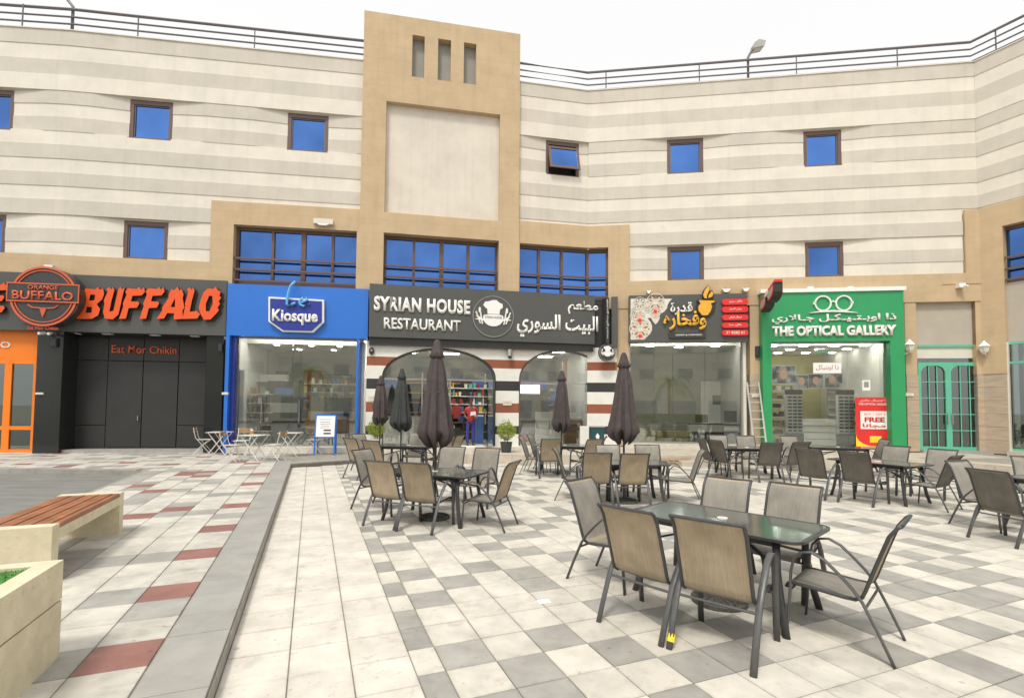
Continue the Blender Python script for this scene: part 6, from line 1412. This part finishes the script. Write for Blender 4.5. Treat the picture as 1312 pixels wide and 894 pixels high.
skin('shirt', [Zp((0, 0, .78, .15, .115), (0, 0, .95, .148, .118), (0, 0, 1.10, .135, .112), (0, .0, 1.30, .145, .105), (0, -.005, 1.43, .065, .06)), Zp((0, .0, 1.30, .145, .105), (.17, 0, 1.36, .058, .055), (.225, .02, 1.17, .055, .055)), Zp((0, .0, 1.30, .145, .105), (-.17, 0, 1.36, .058, .055), (-.225, .02, 1.17, .055, .055))], 'shirt', PO)
skin('trousers', [Zp((0, 0, .95, .135, .105), (.085, 0, .84, .092, .095), (.098, 0, .48, .072, .074), (.094, .02, .08, .060, .062)), Zp((0, 0, .95, .135, .105), (-.085, 0, .84, .092, .095), (-.108, 0, .48, .072, .074), (-.115, .02, .08, .060, .062))], 'trousers', PO)
mb = MB(); mb.lathe([(.02, zf+1.765), (.065, zf+1.745), (.085, zf+1.69), (.082, zf+1.62), (.05, zf+1.60)], 14, c=(0, -.008)); pw.add(mb, 'hair', 'hair', smooth=True)
mb = MB(); mb.lathe([(.012, zf+1.60), (.012, zf+1.63)], 6, c=(0, -.118)); mb.box(-.028, .028, -.116, -.108, zf+1.555, zf+1.562); pw.add(mb, 'nose_and_mouth', 'skin')
mb = MB(); [mb.lathe([(.008, zf+1.64), (.008, zf+1.652)], 6, c=(s*.03, -.108)) for s in (-1, 1)]; pw.add(mb, 'eyes', 'hair')
mb = MB(); mb.box(-.055, -.02, -.20, -.02, zf, zf+.05); 
pwp = WT('papers', 'white sheets of paper held by the person in the red shirt', 'papers', 'C', 606, 530, .14); mb = MB(); mb.prism([(-.10, -.07), (.11, -.03), (.10, .09), (-.08, .07)], 0, .01); pwp.add(mb, 'sheets', 'paper')
# shoes
for s, n_ in ((.10, 1), (-.12, 2)): mb = MB(); mb.slab([(s-.05, -.17), (s+.05, -.17), (s+.045, .07), (s-.045, .07)], zf, zf+.07); pw.add(mb, 'shoe', 'indark')
# restaurant interior
def room_item(nm, lab, cat, s_, u, d, boxes, group=None):
    o = wthing(nm, lab, cat, s_, u, d, FLR-.02, group); ORG[o.name] = Vector((0, 0, 0))
    for b in boxes: MB().box(*b[1:7]).build(b[0], b[7], o)
    return o
uu = lambda x: W('C', x, 540, 1.5)[0]
room_item('counter', 'pale blue reception counter behind the person in the red shirt', 'counter', 'C', uu(621), 1.3, [('counter_body', -.35, .45, 0, .6, 0, 1.05, 'inblue'), ('counter_top', -.38, .48, -.03, .63, 1.05, 1.09, 'inwhite')])
room_item('counter', 'pale panelled counter on the left inside the left arch', 'counter', 'C', uu(520), 1.6, [('panel', -1.1, -.4, 0, .5, 0, 1.05, 'inwhite'), ('panel', -.39, .3, 0, .5, 0, 1.05, 'inwhite'), ('panel', .31, .8, 0, .5, 0, 1.05, 'ingrey'), ('counter_top', -1.12, .82, -.03, .53, 1.05, 1.09, 'indark')])
room_item('shelf_unit', 'tall dark shelves at the back inside the left arch', 'shelves', 'C', uu(560), 3.8, [('back_panel', -1.6, 1.6, .3, .4, 0, 2.6, 'indark')]+[('shelf', -1.6, 1.6, 0, .3, .3+i*.42, .34+i*.42, 'inwood') for i in range(6)]+[('boxes', -1.5+i*.42, -1.25+i*.42, .05, .25, .34+(i % 5)*.42, .6+(i % 5)*.42, ['inred', 'inwhite', 'inblue', 'inyellow'][i % 4]) for i in range(8)])
room_item('drink_fridge', 'red lit drinks cabinet inside the right arch', 'fridge', 'C', uu(684), 2.6, [('cabinet_body', -.55, .55, 0, .6, 0, 2.5, 'inred'), ('light_header', -.5, .5, -.02, 0, 2.0, 2.35, 'signlight'), ('cabinet_door', -.5, .5, -.02, 0, .3, 1.95, 'darkglass')])
room_item('counter', 'wooden panelled service counter inside the right arch', 'counter', 'C', uu(748), 1.2, [('plank', -.95, .85, 0, .5, .02+i*.24, .24+i*.24, 'inwood') for i in range(4)]+[('counter_top', -1.0, .9, -.05, .55, .98, 1.03, 'inwhite'), ('sneeze_guard', -.95, .85, .0, .02, 1.03, 1.5, 'shopglass')])
room_item('partition', 'white panelled partition in the middle of the right arch', 'partition', 'C', uu(700), 1.0, [('panel', -.55, -.02, 0, .08, 0, 1.25, 'inwhite'), ('panel', .0, .5, 0, .08, 0, 1.25, 'inwhite')])
room_item('oven_hood', 'blue domed hood hanging inside the right arch', 'hood', 'C', uu(748), 3.2, [('hood_shell', -.7, .7, 0, .6, 1.9, 2.15, 'inblue'), ('hood_skirt', -.85, .85, -.05, .65, 1.65, 1.9, 'inblue'), ('flue', -.2, .2, .1, .4, 2.15, 3.6, 'inwood')])
room_item('scooter', 'dark scooter shape parked inside the left arch doorway', 'scooter', 'C', uu(587), 1.0, [('scooter_body', -.25, .2, 0, .15, .25, .5, 'indark'), ('seat', -.3, .05, 0, .2, .5, .6, 'indark'), ('front_column', .15, .22, .05, .12, .3, .95, 'indark')])
room_item('clothes_on_hanger', 'red garment hanging left of the person in the red shirt', 'garment', 'C', uu(587), 1.9, [('garment', -.16, .10, 0, .1, .95, 1.45, 'inred'), ('sleeve', -.24, -.17, 0, .1, 1.1, 1.42, 'inred'), ('sleeve', .11, .18, 0, .1, 1.1, 1.42, 'inred'), ('hanger', -.1, .05, .04, .06, 1.46, 1.49, 'silver')])
# cookery shop interior
ud = lambda x, d=1.5: W('D', x, 540, d)[0]
room_item('reception_desk', 'black and white reception desk behind the cookery shop glass', 'desk', 'D', ud(920), .9, [('desk_front', -1.2, .8, 0, .5, 0, .55, 'indark'), ('white_band', -1.2, .8, -.02, .5, .55, .82, 'signwhite'), ('desk_top', -1.2, .8, -.04, .52, .82, .86, 'indark'), ('screen', .1, .55, .1, .16, .9, 1.35, 'indark'), ('screen', -.95, -.5, .1, .16, .9, 1.2, 'indark')])
room_item('inner_door', 'pale inner door with round dark mark in the cookery shop', 'door', 'D', ud(918, 3.5), 3.4, [('door_leaf', -.65, .65, 0, .08, 0, 2.6, 'inwhite'), ('door_window', -.18, .18, -.02, 0, 1.6, 2.0, 'indark')])
for i, x in enumerate((836, 868)): room_item('planter_box', ['pale green planter box low behind the cookery shop glass, left one', 'pale green planter box low behind the cookery shop glass, right one'][i], 'planter', 'D', ud(x, .7), .7, [('box_board', -.52, .52, 0, .3, .12, .32, 'inyellow'), ('box_board', -.52, .52, 0, .3, .36, .56, 'inyellow')])
# kiosk interior
ub_ = lambda x, d=1.5: W('B', x, 540, d)[0]
room_item('coffee_machine', 'dark coffee machine with a blue sign behind the kiosk glass', 'coffee machine', 'B', ub_(361), 1.6, [('machine_body', -.55, .55, 0, .6, 1.1, 2.3, 'indark'), ('blue_sign', -.3, .35, -.03, 0, 1.8, 2.05, 'inblue'), ('drawer', -.45, .5, -.03, 0, 1.15, 1.5, 'ingrey'), ('stand', -.5, .5, .05, .6, 0, 1.1, 'indark')])
room_item('shelf_unit', 'white shelves at the left behind the kiosk glass', 'shelves', 'B', ub_(322), 2.2, [('back_panel', -.9, .9, .4, .5, 0, 2.6, 'inwhite')]+[('shelf', -.9, .9, 0, .4, .3+i*.4, .34+i*.4, 'inwhite') for i in range(6)]+[('jar', -.8+i*.2, -.7+i*.2, .1, .2, .34+(i % 5)*.4, .52+(i % 5)*.4, ['inwood', 'ingrey', 'inwhite'][i % 3]) for i in range(8)])
room_item('display_counter', 'grey display counter on the right behind the kiosk glass', 'counter', 'B', ub_(430), 2.0, [('counter_body', -1.1, .6, 0, .6, 0, 1.2, 'ingrey'), ('glass_case', -1.1, .6, 0, .5, 1.2, 1.7, 'darkglass'), ('banner', .2, .4, -.1, -.05, 1.0, 2.2, 'indark')])
room_item('white_column', 'white column just inside the left of the kiosk glass', 'column', 'B', ub_(307, .5), .4, [('shaft', -.12, .14, 0, .3, 0, 2.6, 'signwhite')])
def wicker(x, lab, flip=1, d=.55):
    o = wthing('wicker_chair', lab, 'chair', 'B', ub_(x, d), d, FLR-.02, 'wicker chairs inside the kiosk'); ORG[o.name] = Vector((0, 0, 0))
    MB().lathe([(.22, .40), (.25, .42), (.24, .45), (.0, .45)], 14).build('seat', 'wicker', o)
    mb = MB(); pr = [(.26*math.cos(a), .26*math.sin(a)) for a in [math.pi*(.0+i/12.0) for i in range(13)]]
    for (xa, ya), (xb, yb) in zip(pr, pr[1:]): mb.face((mb.p(xa, ya, .45), mb.p(xb, yb, .45), mb.p(xb*1.2, yb*1.2, .92), mb.p(xa*1.2, ya*1.2, .92)))
    mb.build('backrest', 'wicker', o); MB().tube([(x_*1.2, y_*1.2, .92) for x_, y_ in pr], .02, n=6, ref=(0, 0, 1)).build('back_rim', 'wicker', o)
    for sx in (-1, 1):
        for sy in (-1, 1): MB().tube([(sx*.14, sy*.14, .42), (sx*.19, sy*.19, 0)], .014, n=5).build('leg', 'wicker', o)
wicker(402, 'round backed wicker chair behind the left of the menu board'); wicker(441, 'round backed wicker chair at the right end of the kiosk glass')
# ================================================================== BUILDING ACROSS THE COURT, SEEN IN THE GLASS
ob = thing('opposite_building', 'plain cream block with small windows standing across the court, seen only as a reflection', 'building', (0, -24, 0)); ORG[ob.name] = Vector((0, -24, 0))
MB().box(-34, 30, -30, -24, 0, 4.2).build('ground_storey', 'pale', ob)
for k in range(7): MB().box(-34, 30, -30, -24+(.02 if k % 2 else 0), 4.2+k*.95, 5.15+k*.95).build('wall_band', 'pale' if k % 2 else 'cream', ob)
for i in range(14):
    for z in (5.2, 8.3):
        f = MB().box(-31+i*4.4, -29.4+i*4.4, -24.03, -23.93, z, z+1.2).build('window', 'ingrey', ob)
    MB().box(-32+i*4.4, -29.0+i*4.4, -24.03, -23.94, .3, 2.6).build('shop_opening', 'ingrey', ob)

rq = random.Random(21)
def goods(parent_name, lab, cat, s_, u, d, w_, rows, mats, hgt=.33, z0=.5):
    o = wthing(parent_name, lab, cat, s_, u, d, FLR-.02); ORG[o.name] = Vector((0, 0, 0))
    for k in range(rows):
        MB().box(-w_, w_, 0, .3, z0+k*hgt-.03, z0+k*hgt).build('shelf', 'inwhite', o)
        x = -w_+.05
        while x < w_-.1:
            q = rq.uniform(.05, .14); MB().box(x, x+q, .04, .2, z0+k*hgt, z0+k*hgt+rq.uniform(.08, hgt-.08)).build('goods', rq.choice(mats), o); x += q+rq.uniform(.02, .08)
    return o
goods('goods_shelf', 'crowded shelf of bright packets on the right inside the optical shop', 'shelves', 'D', W('D', 1120, 520, 2.0)[0], 2.0, .7, 5, ['signwhite', 'inred', 'inblue', 'indark', 'peach', 'mint'])
goods('goods_shelf', 'crowded shelf of cases and frames at the left inside the optical shop', 'shelves', 'D', W('D', 1003, 520, .8)[0], .8, .34, 6, ['signwhite', 'inred', 'plastergrey', 'indark', 'inwood'])
goods('goods_shelf', 'crowded back shelf of bottles behind the kiosk counter', 'shelves', 'B', W('B', 425, 520, 3.0)[0], 3.0, 1.3, 4, ['signwhite', 'inred', 'inwood', 'indark', 'inblue', 'yellow'], z0=1.3)
goods('goods_shelf', 'crowded shelf of jars left of the kiosk door', 'shelves', 'B', W('B', 325, 520, 1.2)[0], 1.2, .55, 5, ['signwhite', 'inwood', 'plastergrey', 'indark', 'peach'])
goods('goods_shelf', 'shelf of bottles and boxes behind the person in the red shirt', 'shelves', 'C', W('C', 600, 520, 2.6)[0], 2.6, 1.0, 4, ['signwhite', 'inred', 'inblue', 'indark', 'yellow', 'mint'], z0=1.2)
goods('goods_shelf', 'shelf of plates and tins at the back of the right arch', 'shelves', 'C', W('C', 735, 520, 3.6)[0], 3.6, 1.1, 4, ['signwhite', 'inred', 'inblue', 'silver', 'yellow'], z0=1.2)
for i, (x, zc, w_, m_) in enumerate(((350, 3.1, .5, 'indark'), (430, 3.0, .6, 'photo'), (400, 3.15, .35, 'inred'))):
    o = wthing('menu_screen', ['dark menu screen left on the kiosk back wall', 'pictured menu screen right on the kiosk back wall', 'small red menu screen in the middle of the kiosk back wall'][i], 'screen', 'B', W('B', x, 520, 4.4)[0], 4.4, zc-.3); ORG[o.name] = Vector((0, 0, 0))
    MB().box(-w_-.03, w_+.03, 0, .06, -.33, .33).build('screen_frame', 'indark', o); MB().box(-w_, w_, -.01, 0, -.3, .3).build('screen_face', m_, o)
o = wthing('blue_reflection', 'long blue band imitating a mirrored fascia at the back of the restaurant room', 'canopy', 'C', 4.2, 4.6, 2.5); ORG[o.name] = Vector((0, 0, 0))
for k in range(10): MB().box(-3.8+k*.76, -3.8+k*.76+.74, 0, .05, 0, .45).build('reflection_panel', 'inblue', o)  # blue panels stand in for the fascia's reflection in the glass

def palm(x, y, h, lab, seed):
    o = thing('palm_tree', lab, 'tree', (x, y, 0), 0, 'palms across the court'); ORG[o.name] = Vector((0, 0, 0)); q = random.Random(seed)
    MB().lathe([(.20, 0), (.17, .5), (.14, h*.6), (.16, h)], 12).build('trunk', 'bistrowood', o); mb = MB()
    for k in range(22):
        a = k*2.4; e = q.uniform(.1, 1.1); pts = [(t*2.3*math.cos(a)*(1-.2*e), t*2.3*math.sin(a)*(1-.2*e), h+t*2.2*e-t*t*2.6) for t in [i/7 for i in range(8)]]
        for i in range(7):
            p, n_ = Vector(pts[i]), Vector(pts[i+1]); sd = (n_-p).cross(Vector((0, 0, 1))).normalized()
            for s_ in (-1, 1):
                for f in (0, .33, .66): b_ = p.lerp(n_, f); mb.face([mb.p(*b_), mb.p(*(b_+(n_-p)*.12)), mb.p(*(b_+sd*s_*.42+(n_-p)*.7+Vector((0, 0, -.14))))])
    mb.build('fronds', 'leaf', o)
palm(7.0, -9.0, 4.2, 'palm tree across the court, mirrored in the cookery shop glass', 2); palm(-10.0, -10.0, 4.6, 'palm tree across the court, mirrored in the kiosk glass', 5)
hd = thing('hedge', 'low yellow green clipped hedge across the court, mirrored in the cookery shop glass', 'hedge', (6.5, -7.6, 0)); ORG[hd.name] = Vector((0, 0, 0)); mb = MB(); rh = random.Random(8)
MB().box(-3.2, 3.2, -.4, .4, 0, .35).build('planter_wall', 'benchstone', hd)
for _ in range(7000):
    c0 = Vector((rh.uniform(-3.1, 3.1), rh.uniform(-.35, .38), rh.uniform(.35, 1.25))); u = Vector((rh.gauss(0, 1), rh.gauss(0, 1), rh.gauss(0, 1))).normalized(); v = u.orthogonal().normalized()
    mb.face([mb.p(*(c0-u*.05)), mb.p(*(c0+v*.03)), mb.p(*(c0+u*.06)), mb.p(*(c0-v*.03))])
mb.build('foliage', 'leaf', hd)
